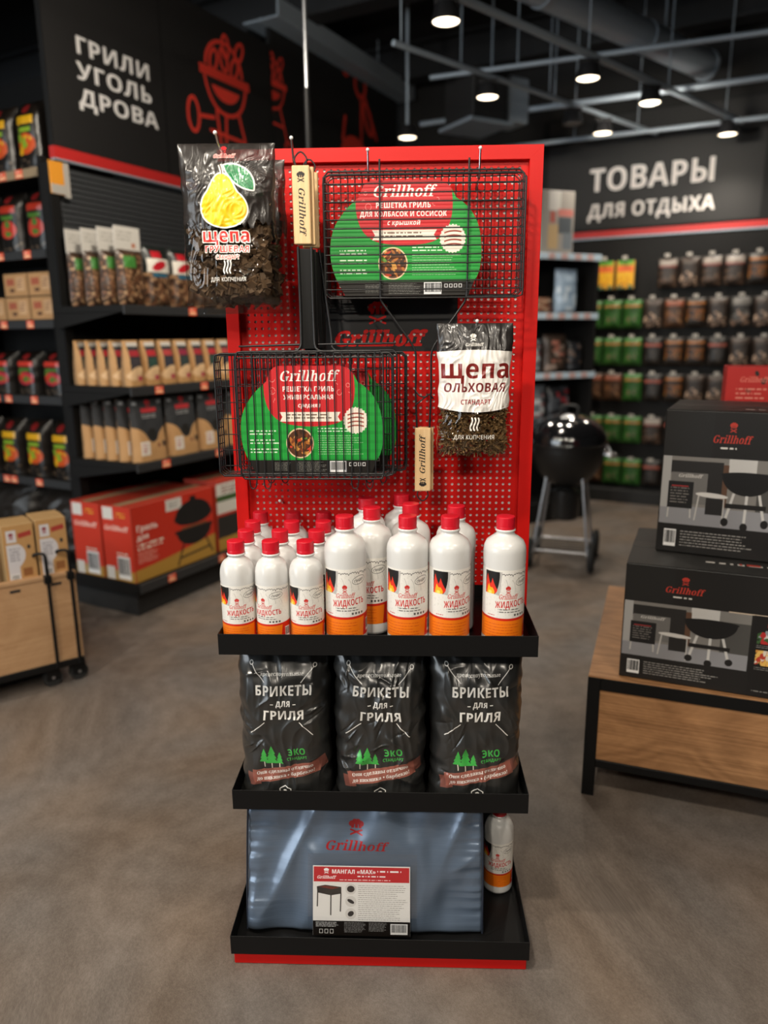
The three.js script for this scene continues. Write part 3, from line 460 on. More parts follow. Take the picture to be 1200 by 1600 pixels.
{
  const slA = std({ map: sleeveT(['УНИВЕРСАЛЬНАЯ', 'средняя'], 14), roughness: 0.45 }), slB = std({ map: sleeveT(['ДЛЯ КОЛБАСОК И СОСИСОК', 'с крышкой'], 27), roughness: 0.45 });
  const lower = { x0: -0.283, x1: 0.01, y0: 1.002, y1: 1.258, zl: -0.2, zt: -0.213, dt: 0.03, tx0: -0.33, tx1: 0.03, vertical: true, pitch: 0.0163, sleeve: slA, sx: -0.138, sw: 0.292, sh: 0.218, sy: 1.012, sz: -0.211 };
  const buildLower = (label, dx, dz, front, hx = 0) => {
    const t = thing('grill_basket', label, 'grill basket', S(dx, 0, dz), YAW, 'lower wire grill baskets');
    basket(t, lower);
    for (const s of [-1, 1]) part('handle_rod', tube([[-0.139 + s * 0.05, 1.257, -0.2], [-0.139 + s * 0.018, 1.262, -0.205], [-0.139 + s * 0.013, 1.3, -0.21], [-0.14 + hx + s * 0.013, 1.455, -0.212]], 0.0026, { seg: 30 }), M.wire, t);
    part('handle_shaft', rb(0.03, 0.19, 0.004, -0.14 + hx, 1.357, -0.217, 0.0015), M.blackMetal, t, 'flat black folded handle'); part('handle_shaft', rb(0.028, 0.2, 0.004, -0.134 + hx, 1.352, -0.228, 0.0015), M.blackMetal, t);
    part('handle_bar', rod([-0.28, 1.268, -0.222], [-0.155, 1.271, -0.222], 0.0022, 6), M.wire, t); part('handle_bar', rod([-0.12, 1.271, -0.222], [0.008, 1.272, -0.222], 0.0022, 6), M.wire, t);
    grip(t, -0.143 + hx, 1.459, 1.6, -0.214, false, front);
    for (const x of [-0.262, -0.232, -0.05, -0.02]) part('foot_loop', tube([[x - 0.008, 1.004, -0.214], [x - 0.006, 0.984, -0.212], [x, 0.979, -0.211], [x + 0.006, 0.984, -0.212], [x + 0.008, 1.004, -0.214]], W1, { seg: 16, rad: 5 }), M.wire, t);
    return t;
  };
  buildLower('wire grill basket with handle up, vertical wires, hanging lower left in front', 0, 0, true);
  buildLower('second handle-up wire grill basket behind the lower left one', 0.026, -0.062, false, -0.018);
  const t = thing('grill_basket', 'wide wire grill basket with handle down and horizontal wires, hung at top', 'grill basket', S(0, 0, 0), YAW);
  basket(t, { x0: -0.107, x1: 0.288, y0: 1.361, y1: 1.592, zl: -0.262, zt: -0.292, dt: 0.04, tx0: -0.108, tx1: 0.288, vertical: false, pitch: 0.0168, sleeve: slB, sx: 0.053, sw: 0.304, sh: 0.218, sy: 1.366, sz: -0.277 });
  for (const s of [0, 1]) { const xa = s ? 0.177 : 0.003, xb = s ? 0.107 : 0.075; part('handle_rod', tube([[xa, 1.372, -0.268], [xa + (s ? -0.004 : 0.004), 1.352, -0.268], [xb + (s ? 0.012 : -0.012), 1.276, -0.27], [xb, 1.25, -0.27], [xb, 1.17, -0.272], [xb + (s ? -0.003 : 0.003), 1.09, -0.274]], 0.0024, { seg: 44, tension: 0.25 }), M.wire, t); }
  part('handle_lock', tube([[0.073, 1.178, -0.27], [0.083, 1.165, -0.268], [0.096, 1.163, -0.268], [0.103, 1.168, -0.268], [0.112, 1.158, -0.27]], 0.0018, { seg: 20 }), M.wire, t); part('handle_lock', tube([[0.074, 1.145, -0.27], [0.09, 1.158, -0.268], [0.098, 1.165, -0.268]], 0.0016, { seg: 14 }), M.wire, t);
  grip(t, 0.0905, 0.962, 1.098, -0.272, true, true);
}

// ---------- bottles of lighter fluid ----------
const labelT = canvasTex(1024, 900, (c, w, h) => {
  c.fillStyle = '#e9e6e0'; c.fillRect(0, 0, w, h); speckle(c, w, 640, 900, ['#cfcac2', '#dbd7d0'], 6, 3, 22, 0.25);
  c.save(); c.translate(133, 0); c.scale(0.76, 1);   // the art sits on the front of the bottle
  // torn outline along the top
  c.strokeStyle = '#2a2a2a'; c.lineWidth = 8; c.beginPath(); let x = 230; c.moveTo(x, 60); const r = rng(9); while (x < w * 1.1) { x += 34 + r() * 30; c.quadraticCurveTo(x - 20, 20 + r() * 20, x, 50 + r() * 30); } c.stroke();
  c.strokeStyle = '#8d8a85'; c.lineWidth = 4; for (let k = 0; k < 5; k++) { c.beginPath(); c.moveTo(300 + k * 130, 90 + r() * 40); c.quadraticCurveTo(380 + k * 130, 160 + r() * 60, 330 + k * 150, 260 + r() * 40); c.stroke(); }
  c.fillStyle = '#171514'; c.fillRect(0, 24, 320, 290); c.fillStyle = '#b9b6b2'; c.beginPath(); c.moveTo(320, 24); c.quadraticCurveTo(330, 200, 230, 314); c.lineTo(320, 330); c.lineTo(370, 24); c.fill();
  c.fillStyle = '#e0321c'; c.beginPath(); c.moveTo(10, 300); c.quadraticCurveTo(10, 180, 50, 60); c.quadraticCurveTo(90, 150, 130, 190); c.quadraticCurveTo(160, 150, 170, 110); c.quadraticCurveTo(230, 220, 280, 250); c.quadraticCurveTo(270, 300, 200, 314); c.lineTo(10, 314); c.fill();
  c.fillStyle = '#f6b31c'; c.beginPath(); c.moveTo(40, 314); c.quadraticCurveTo(60, 220, 90, 190); c.quadraticCurveTo(120, 250, 170, 230); c.quadraticCurveTo(240, 280, 210, 314); c.fill(); c.fillStyle = '#fde06a'; c.beginPath(); c.ellipse(120, 295, 44, 22, 0, 0, 7); c.fill();
  c.strokeStyle = '#3a3a3a'; c.lineWidth = 6; c.beginPath(); c.ellipse(790, 150, 150, 52, -0.1, 0, 7); c.stroke(); txt(c, 'СТАНДАРТ', 790, 152, 44, '#3a3a3a', { turn: -0.1 });
  emblem(c, 490, 250, 100, '#c8302a'); brand(c, 500, 342, 84, '#c8302a'); txt(c, 'ЖИДКОСТЬ', 570, 432, 118, '#c9231f', { turn: -0.05, sx: 1.0 });
  bars(c, 300, 500, 520, 2, 32, '#6c6964', 13, 12); bars(c, 80, 582, 160, 1, 20, '#b33', 10, 2); for (let k = 0; k < 4; k++) { c.fillStyle = '#55524e'; c.fillRect(620 + k * 70, 566, 40, 28); } c.restore();
  c.fillStyle = '#cc2414'; c.beginPath(); c.moveTo(0, 600); c.quadraticCurveTo(560, 650, w, 590); c.lineTo(w, h); c.lineTo(0, h); c.fill(); c.fillStyle = '#ee7a12'; c.beginPath(); c.moveTo(0, 626); c.quadraticCurveTo(500, 674, 830, 640); c.lineTo(800, h); c.lineTo(0, h); c.fill();
  bars(c, 120, 700, 620, 5, 38, '#c9391a', 7, 17); barcode(c, 880, 690, 110, 170, 3);
});
const labelM = std({ map: labelT, roughness: 0.38 });
const plastic = phy({ color: lin(0.68, 0.68, 0.67), roughness: 0.3, clearcoat: 0.5, clearcoatRoughness: 0.25 });
function capGeo(r, h, y) { const g = [], n = 44, pts = []; const prof = [[r * 0.985, 0], [r, h * 0.06], [r, h * 0.2], [r * 0.97, h * 0.23], [r * 0.97, h * 0.27], [r, h * 0.3], [r, h * 0.92], [r * 0.95, h], [0, h]]; void pts;
  const geo = lathe(prof.map(([a, b]) => [a, b + y]), n * 2), p = geo.attributes.position, cols = prof.length; for (let i = 0; i <= n * 2; i++) for (let j = 5; j <= 6; j++) { const k = i * cols + j, s = i % 2 ? 0.965 : 1; p.setX(k, p.getX(k) * s); p.setZ(k, p.getZ(k) * s); } geo.computeVertexNormals(); g.push(geo); return geo; }
function labelGeo(r, y0, y1, arc, mid) { return new THREE.CylinderGeometry(r, r, y1 - y0, 48, 1, true, mid - arc / 2, arc).translate(0, (y0 + y1) / 2, 0); }
function bottle(kind) {
  const o = new THREE.Group();
  if (kind === 'large') {
    const r = 0.041; part('body', lathe([[0, 0.003], [r * 0.8, 0.002], [r * 0.95, 0.003], [r, 0.009], [r, 0.022], [r * 0.985, 0.024], [r * 0.985, 0.169], [r, 0.172], [r, 0.196], [r * 0.97, 0.206], [r * 0.86, 0.216], [r * 0.6, 0.224], [r * 0.44, 0.228], [r * 0.41, 0.233], [r * 0.47, 0.235], [r * 0.47, 0.238], [r * 0.4, 0.239], [r * 0.4, 0.25], [0, 0.25]], 64), plastic, o);
    part('cap', capGeo(0.0178, 0.026, 0.237), M.redCap, o, 'red ribbed screw cap'); part('label', labelGeo(r * 0.985 + 0.0004, 0.026, 0.166, 3.3, 0), labelM, o, 'white and orange paper label');
  } else {
    const r = 0.0335, prof = [[0, 0.003], [r * 0.8, 0.002], [r * 0.95, 0.003], [r, 0.008], [r, 0.018], [r * 0.985, 0.02], [r * 0.985, 0.137], [r, 0.139]];
    for (let i = 0; i <= 10; i++) { const k = i / 10; prof.push([r * (0.5 + 0.5 * Math.sqrt(1 - k * k * 0.98)), 0.15 + k * 0.031]); }
    prof.push([r * 0.48, 0.185], [r * 0.46, 0.188], [r * 0.54, 0.1895], [r * 0.54, 0.192], [r * 0.44, 0.193], [r * 0.44, 0.206], [0, 0.206]);
    const g = lathe(prof, 72), p = g.attributes.position; // slanted flutes round the shoulder
    for (let i = 0; i < p.count; i++) { const y = p.getY(i), x = p.getX(i), z = p.getZ(i); if (y > 0.139 && y < 0.18) { const a = Math.atan2(x, z), f = Math.sin(Math.PI * clamp((y - 0.139) / 0.041, 0, 1)), s = 1 - 0.045 * f * (0.5 + 0.5 * Math.cos(a * 8 + (y - 0.13) * 70)); p.setX(i, x * s); p.setZ(i, z * s); } }
    g.computeVertexNormals(); part('body', g, plastic, o); part('cap', capGeo(0.0168, 0.0245, 0.1928), M.redCap, o, 'red ribbed screw cap'); part('label', labelGeo(r * 0.985 + 0.0004, 0.022, 0.134, 3.6, 0), labelM, o, 'white and orange paper label');
  }
  return o;
}
{
  const big = bottle('large'), small = bottle('small');
  const put = (src, kind, label, x, y, z, turn, group) => { const c = src.clone(); c.name = numbered(kind); scene.add(c); c.position.set(...S(x, y, z)); c.rotation.y = YAW + turn; c.userData = { label, category: 'bottle', group }; };
  const rows = ['front', 'second', 'third', 'back'];
  const sx = [[-0.2745, -0.2065, -0.139], [-0.272, -0.202, -0.127], [-0.274, -0.19, -0.122], [-0.2735, -0.2, -0.131]], sz = [-0.083, -0.163, -0.239, -0.3215], st = [0.15, -0.4, 0.12];
  for (let j = 0; j < 4; j++) for (let i = 0; i < 3; i++) put(small, 'small_bottle', `small white bottle with red cap, ${rows[j]} row of top tray, ${['leftmost', 'second from left', 'third from left'][i]}`, sx[j][i], SHELF[0], sz[j], j ? rr(-1.2, 1.2) : st[i], 'small bottles on the top tray');
  const L = [[-0.063, -0.098, 0.05, 'front row, next to the small bottles'], [0.059, -0.1, 0.0, 'front row, middle one'], [0.141, -0.098, 0.32, 'front row, second from the right end'], [0.247, -0.096, 0.12, 'alone at the right end of the tray'], [-0.014, -0.172, -0.35, 'second row, label showing between two front ones'], [0.158, -0.186, -0.9, 'second row at the right, mostly hidden'], [-0.03, -0.262, 1.4, 'third row, hidden but for cap and shoulder, left'], [0.065, -0.206, 1.9, 'straight behind the middle front one'], [0.045, -0.298, 2.4, 'back row by the board, highest cap']];
  for (const [x, z, a, say] of L) put(big, 'large_bottle', `large white bottle on top tray, ${say}`, x, SHELF[0], z, a, 'large bottles on the top tray');
  put(small, 'small_bottle', 'small white lighter-fluid bottle standing alone beside the blue-grey bag on the bottom tray', 0.268, SHELF[2], -0.203, -0.15);
}

// ---------- blue-grey carrying bag with its product card ----------
{
  const w = 0.512, h = 0.285, th = 0.042, t = thing('carry_bag', 'blue-grey nylon carrying bag with red name leaning on the bottom tray', 'bag', S(-0.034, SHELF[2] + 0.001, -0.062), YAW);
  const tilt = new THREE.Group(); tilt.name = 'bag_body'; tilt.rotation.x = -0.234; t.add(tilt);
  const nx = 90, ny = 60, pos = [], uv = [], idx = [];
  const surf = (s, q, side) => { const e = Math.pow(Math.max(0, 1 - Math.pow(Math.abs(s), 14)), 0.5) * Math.pow(Math.max(0, 1 - Math.pow(Math.abs(2 * q - 1), 12)), 0.5); const x = s * w / 2, y = q * h;
    const a = n2(s * 1.3 + 2, q * 0.9 + 5), fold = Math.sin(s * 4.4 + q * 1.9 + a * 1.6) * 0.009 + (1 - 2 * Math.abs(n2(s * 1.7 - q * 0.9, q * 0.6 + 8))) * 0.009 + n2(s * 5, q * 2.4) * 0.0012, pk = Math.pow(Math.abs(s), 8) * n2(s > 0 ? 3 : 7, q * 16) * 0.006;
    const card = sst(Math.abs(x + 0.005), 0.1, 0.15), flat = Math.max(card, sst(y, 0.165, 0.21));   // the pocket keeps the cloth flat under the card
    return [x, y, side * (th / 2 * (0.35 + 0.65 * e)) * (e > 0 ? 1 : 0.35) + (side > 0 ? (fold * flat + 0.004 * (1 - flat) + pk) * e : 0)]; };
  for (const side of [1, -1]) { const o = pos.length / 3; for (let j = 0; j <= ny; j++) for (let i = 0; i <= nx; i++) { const s = -1 + 2 * i / nx, q = j / ny; pos.push(...surf(s, q, side)); uv.push(i / nx, j / ny); } for (let j = 0; j < ny; j++) for (let i = 0; i < nx; i++) { const a = o + j * (nx + 1) + i, b = a + 1, c = a + nx + 1, d = c + 1; side > 0 ? idx.push(a, b, d, a, d, c) : idx.push(a, d, b, a, c, d); } }
  const rim = (i0, j0, i1, j1) => { const k = (i, j) => j * (nx + 1) + i, o = (nx + 1) * (ny + 1), n = Math.max(Math.abs(i1 - i0), Math.abs(j1 - j0)); for (let m = 0; m < n; m++) { const f = (q) => k(i0 + (i1 - i0) * q / n, j0 + (j1 - j0) * q / n), a = f(m), b = f(m + 1); idx.push(b, a, a + o, b, a + o, b + o); } };
  rim(0, 0, nx, 0); rim(nx, 0, nx, ny); rim(nx, ny, 0, ny); rim(0, ny, 0, 0);
  const g = new THREE.BufferGeometry(); g.setAttribute('position', new THREE.Float32BufferAttribute(pos, 3)); g.setAttribute('uv', new THREE.Float32BufferAttribute(uv, 2)); g.setIndex(idx); g.computeVertexNormals();
  const ct = canvasTex(1024, 580, (c, W, H) => { c.fillStyle = '#66768b'; c.fillRect(0, 0, W, H); c.globalAlpha = 0.07; const r = rng(5); for (let i = 0; i < H; i += 2) { c.fillStyle = r() < 0.5 ? '#9fb2c8' : '#4c5b6d'; c.fillRect(0, i, W, 1); } c.globalAlpha = 1; emblem(c, 478, 112, 66, '#a5282c'); brand(c, 478, 192, 56, '#b5262b', { sx: 1.06 }); });
  part('shell', g, phy({ map: ct, roughness: 0.34, metalness: 0.4, clearcoat: 0.7, clearcoatRoughness: 0.26 }), tilt, 'satin blue-grey nylon');
  const navy = std({ color: lin(0.012, 0.017, 0.03), roughness: 0.5 });
  for (const s of [-1, 1]) part('piping', tube([[s * w / 2 * 0.985, 0.004, th * 0.34], [s * w / 2 * 0.99, h * 0.3, th * 0.36], [s * w / 2 * 0.99, h * 0.7, th * 0.36], [s * w / 2 * 0.985, h - 0.004, th * 0.34]], 0.0022, { seg: 30 }), navy, tilt, 'dark piping along the edge');
  const kt = canvasTex(1024, 732, (c, W, H) => {
    c.fillStyle = '#ebe9e6'; c.fillRect(0, 0, W, H); c.fillStyle = '#c2222a'; c.fillRect(8, 8, W - 16, 158); emblem(c, 142, 50, 56, '#fff'); brand(c, 142, 118, 44, '#fff'); txt(c, 'МАНГАЛ «MAX»', 430, 58, 60, '#fff'); bars(c, 680, 44, 270, 1, 10, '#fff', 16, 3); bars(c, 470, 100, 300, 1, 10, '#fff', 12, 4); bars(c, 280, 140, 680, 1, 12, '#f6d5d5', 9, 8);
    c.fillStyle = '#2a2828'; c.beginPath(); c.moveTo(40, 218); c.lineTo(130, 200); c.lineTo(300, 220); c.lineTo(300, 290); c.lineTo(190, 310); c.lineTo(46, 282); c.fill(); c.fillStyle = '#6d2a20'; c.beginPath(); c.moveTo(60, 222); c.lineTo(130, 208); c.lineTo(280, 226); c.lineTo(200, 246); c.fill();
    c.strokeStyle = '#2a2828'; c.lineWidth = 12; for (const [a, b, d, e] of [[50, 270, 46, 430], [190, 300, 188, 520], [296, 280, 290, 480]]) { c.beginPath(); c.moveTo(a, b); c.lineTo(d, e); c.stroke(); }
    for (const [y, k] of [[240, 0], [370, 1], [500, 2]]) { c.fillStyle = '#d8d5d1'; c.beginPath(); c.arc(400, y, 58, 0, 7); c.fill(); c.fillStyle = '#2a2828'; c.beginPath(); c.ellipse(400, y, k === 2 ? 26 : 40, k === 1 ? 18 : 34, k * 0.5, 0, 7); c.fill(); }
    bars(c, 478, 200, 520, 18, 21, '#8f8c88', 5, 31); c.fillStyle = '#17120f'; c.fillRect(0, 578, W, H - 578); bars(c, 30, 592, 280, 4, 14, '#ddd', 5, 9); bars(c, 330, 592, 230, 8, 14, '#999', 5, 10); bars(c, 590, 592, 210, 7, 14, '#999', 5, 11); for (let k = 0; k < 3; k++) { c.strokeStyle = '#eee'; c.lineWidth = 5; c.strokeRect(70 + k * 56, 668, 32, 40); } barcode(c, 818, 600, 180, 112, 7);
  });
  part('product_card', rb(0.207, 0.148, 0.0012, -0.005, 0.078, th / 2 + 0.013, 0.0004), M.white, tilt); part('card_print', planeUV(0.2065, 0.1475, -0.005, 0.078, th / 2 + 0.0138), std({ map: kt, roughness: 0.4 }), tilt, 'white product card with red heading');
  part('card_pocket', bx(0.232, 0.178, 0.0003, -0.003, 0.09, th / 2 + 0.0148), phy({ color: lin(0.97, 0.97, 0.97), transmission: 1, thickness: 0, roughness: 0.04 }), tilt, 'clear plastic pocket over the card');
}

// ---------- left shelving run, its end unit and signs ----------
const ORD = ['first', 'second', 'third', 'fourth', 'fifth', 'sixth', 'seventh', 'eighth', 'ninth', 'tenth', 'eleventh', 'twelfth'];
const shelfBlack = phy({ color: lin(0.0075, 0.0072, 0.007), roughness: 0.6, specularIntensity: 0.4 });
const railGrey = std({ color: lin(0.025, 0.026, 0.028), roughness: 0.5 });
const tagT = canvasTex(64, 48, (c) => { c.fillStyle = '#e8481c'; c.fillRect(0, 0, 64, 48); c.fillStyle = '#f6c49a'; c.fillRect(6, 26, 52, 16); bars(c, 10, 8, 40, 1, 8, '#ffe0c8', 8, 4); });
const tagM = std({ map: tagT, roughness: 0.6 });
function shelf(parent, x0, x1, zb, zf, y, tags, rail = railGrey, th = 0.032, tagMat = tagM, tagSay = 'orange price tag') {
  const g = new THREE.Group(); g.name = 'shelf'; parent.add(g); const w = x1 - x0, xm = (x0 + x1) / 2;
  part('shelf_board', rb(w, th, zf - zb - 0.012, xm, y - th / 2, (zb + zf) / 2 - 0.006, 0.003), shelfBlack, g);
  part('price_rail', rb(w, 0.04, 0.01, xm, y - 0.022, zf - 0.005, 0.002), rail, g, 'price rail along the front edge');
  for (const s of [x0 + 0.006, x1 - 0.006]) { const sh = new THREE.Shape([[zb, y - th], [zf - 0.03, y - th], [zb, y - th - 0.07]].map((p) => new THREE.Vector2(...p))); part('bracket', new THREE.ExtrudeGeometry(sh, { depth: 0.004, bevelEnabled: false }).rotateY(-Math.PI / 2).translate(s, 0, 0), shelfBlack, g); }
  for (const x of tags) part('price_tag', rb(0.05, 0.036, 0.002, x, y - 0.022, zf + 0.001, 0.0005), tagMat, g, tagSay);
  return g;
}
const AT = (b, y, a) => grid(a, y, b);
const SH = [1.432, 1.072, 0.722, 0.165];
{
  const t = thing('shelving_unit', 'long black shelving run at the left with a sign on top', 'shelving', grid(0, 0, 0), TA);
  const slat = std({ color: lin(0.045, 0.048, 0.052), roughness: 0.5 });
  part('back_panel', bx(3.36, 1.44, 0.03, 1.86, 0.72, -0.015), shelfBlack, t);
  for (let i = 0; i < 25; i++) part('back_slat', rb(3.3, 0.0215, 0.016, 1.87, 1.452 + i * 0.0245, -0.008, 0.004), slat, t);
  part('back_panel', bx(3.3, 0.62, 0.012, 1.87, 1.75, -0.024), shelfBlack, t);
  part('post', rb(0.05, 2.06, 0.06, 0.165, 1.03, 0.0, 0.003), shelfBlack, t); part('post', rb(0.05, 2.06, 0.05, 1.2, 1.03, -0.005, 0.003), shelfBlack, t);
  part('post_slot_strip', bx(0.004, 1.9, 0.012, 0.138, 1.0, 0.024), M.blackMetal, t, 'slotted strip on the post');
  const c = part('corner_tag', rb(0.075, 0.14, 0.006, 0.178, 1.995, 0.034, 0.002), std({ color: lin(0.75, 0.3, 0.02), roughness: 0.6 }), t, 'yellow and orange shelf card'); part('tag_foot', rb(0.073, 0.04, 0.002, 0.178, 1.947, 0.038, 0.0005), M.tagWhite, c); part('tag_edge', rb(0.03, 0.15, 0.006, 0.232, 1.99, 0.034, 0.002), M.tagWhite, c);
  shelf(t, 0.12, 1.6, 0.0, 0.45, SH[0], [0.55, 0.9, 1.2]); shelf(t, 0.12, 1.6, 0.0, 0.45, SH[1], [0.29, 0.6, 0.95]); shelf(t, 0.12, 1.6, 0.0, 0.45, SH[2], [0.3, 0.68, 1.0]);
  part('base_deck', rb(1.58, 0.06, 0.47, 0.83, 0.135, 0.235, 0.004), shelfBlack, t); part('kick_panel', rb(1.54, 0.105, 0.44, 0.83, 0.0525, 0.22, 0.004), M.blackMatte, t);
  part('price_rail', rb(1.56, 0.045, 0.01, 0.83, 0.142, 0.475, 0.002), railGrey, t); for (const x of [0.25, 0.62]) part('price_tag', rb(0.05, 0.036, 0.002, x, 0.142, 0.481, 0.0005), tagM, t);
}
// signs on top of the run
const signBlack = phy({ color: lin(0.008, 0.008, 0.008), roughness: 0.6, specularIntensity: 0.5 });
function grillIcon(c, x, y, s, col) {
  c.save(); c.translate(x, y); c.scale(s, s); c.strokeStyle = col; c.fillStyle = col; c.lineWidth = 0.075; c.lineCap = c.lineJoin = 'round';
  c.fillRect(-0.75, -0.36, 1.5, 0.17); c.beginPath(); c.moveTo(-0.62, -0.2); c.bezierCurveTo(-0.5, 0.3, -0.25, 0.42, 0, 0.42); c.bezierCurveTo(0.3, 0.42, 0.55, 0.25, 0.62, -0.2); c.stroke(); c.beginPath(); c.moveTo(-0.42, -0.06); c.bezierCurveTo(-0.3, 0.26, 0.28, 0.3, 0.42, -0.06); c.fill();
  c.beginPath(); c.arc(-0.02, -0.36, 0.55, Math.PI * 1.03, Math.PI * 1.97); c.stroke();
  for (const [a, b, r] of [[-0.33, -0.52, 0.3], [-0.02, -0.6, -0.2], [0.3, -0.52, 0.4], [0.05, -0.86, 0], [0.46, -0.86, 0.5]]) { c.save(); c.translate(a, b); c.rotate(r); c.beginPath(); c.ellipse(0, 0, 0.1, 0.2, 0, 0, 7); c.stroke(); c.restore(); }
  for (const [a, b, d, e] of [[-0.3, 0.4, -0.22, 1.1], [0.38, 0.36, 0.72, 1.3], [-0.02, 0.42, -0.06, 0.95], [-0.5, 0.8, 0.55, 0.84]]) { c.beginPath(); c.moveTo(a, b); c.lineTo(d, e); c.stroke(); }
  c.beginPath(); c.ellipse(-0.98, 0.62, 0.15, 0.3, 0, 0, 7); c.stroke(); c.beginPath(); c.moveTo(-0.8, 0.6); c.lineTo(-0.4, 0.55); c.stroke(); c.beginPath(); c.arc(-0.2, 1.2, 0.16, 0, 7); c.stroke(); c.beginPath(); c.arc(0.76, 1.36, 0.16, 0, 7); c.stroke(); c.restore();
}
function forkIcon(c, x, y, s, col) { c.save(); c.translate(x, y); c.scale(s, s); c.strokeStyle = c.fillStyle = col; c.lineWidth = 0.09; c.lineCap = 'round'; c.beginPath(); c.moveTo(-0.7, 0.9); c.bezierCurveTo(-0.75, 0.3, 0.2, 0.1, 0.55, 0.9); c.fill(); c.beginPath(); c.arc(-0.45, -0.75, 0.13, 0, 7); c.fill(); c.beginPath(); c.arc(0.1, -0.6, 0.2, 0, 7); c.stroke(); c.beginPath(); c.moveTo(0.15, -0.4); c.lineTo(0.12, 0.4); c.moveTo(0.25, -0.45); c.lineTo(0.75, 0.25); c.stroke(); c.beginPath(); c.ellipse(0.4, -0.05, 0.12, 0.3, -0.5, 0, 7); c.stroke(); c.beginPath(); c.moveTo(-0.6, 0.5); c.lineTo(-0.5, 0.1); c.stroke(); c.restore(); }
{
  const t = thing('aisle_sign', 'black sign with three white words, red grill drawing and red stripe', 'sign', grid(0.005, 2.085, 0.19), TA);
  const w = 1.65, h = 0.9, mk = (W, H, draw) => std({ map: canvasTex(W, H, (c, a, b) => { c.fillStyle = '#181717'; c.fillRect(0, 0, a, b); draw(c, a, b); }), roughness: 0.6 });
  part('board', bx(0.72, h, 0.03, 0.36, h / 2 + 0.05, 0), signBlack, t); part('board', bx(w - 0.724, h, 0.03, 0.724 + (w - 0.724) / 2, h / 2 + 0.05, 0), signBlack, t); part('stripe', bx(w, 0.05, 0.034, w / 2, 0.025, 0), std({ color: lin(0.5, 0.02, 0.018), roughness: 0.5 }), t, 'red stripe'); part('light_lip', bx(w, 0.008, 0.03, w / 2, -0.005, 0.004), M.greyMetal, t);
  part('lettering', planeUV(0.715, h - 0.006, 0.36, h / 2 + 0.05, 0.0162), mk(816, 1024, (c, W, H) => { const y = (v) => H * (1 - (v - 2.135) / h); c.save(); for (const [s, v, wd] of [['ГРИЛИ', 2.595, 0.47], ['УГОЛЬ', 2.487, 0.47], ['ДРОВА', 2.377, 0.5]]) { F(c, 118); const k = wd / 0.715 * W / c.measureText(s).width; txt(c, s, W * 0.23, y(v), 118, '#dcdad9', { align: 'left', sx: k }); } c.restore(); }), t, 'three white words');
  part('lettering', planeUV(w - 0.73, h - 0.006, 0.727 + (w - 0.727) / 2, h / 2 + 0.05, 0.0162), mk(1024, 1024, (c, W, H) => grillIcon(c, W * 0.54, H * 0.42, W * 0.315, '#dc3d2e')), t, 'red grill drawing');
  const t2 = thing('aisle_sign', 'second black sign farther along the shelving with red drawings', 'sign', grid(0.005, 2.135, 1.86), TA);
  part('board', bx(1.7, 1.0, 0.03, 0.85, 0.5, 0), signBlack, t2); part('stripe', bx(1.7, 0.05, 0.034, 0.85, -0.025, 0), M.red, t2);
  part('lettering', planeUV(1.695, 0.99, 0.85, 0.5, 0.0162), mk(1400, 820, (c, W, H) => { grillIcon(c, W * 0.0, H * 0.36, W * 0.125, '#dc3d2e'); forkIcon(c, W * 0.63, H * 0.26, W * 0.22, '#dc3d2e'); }), t2, 'red drawings');
}
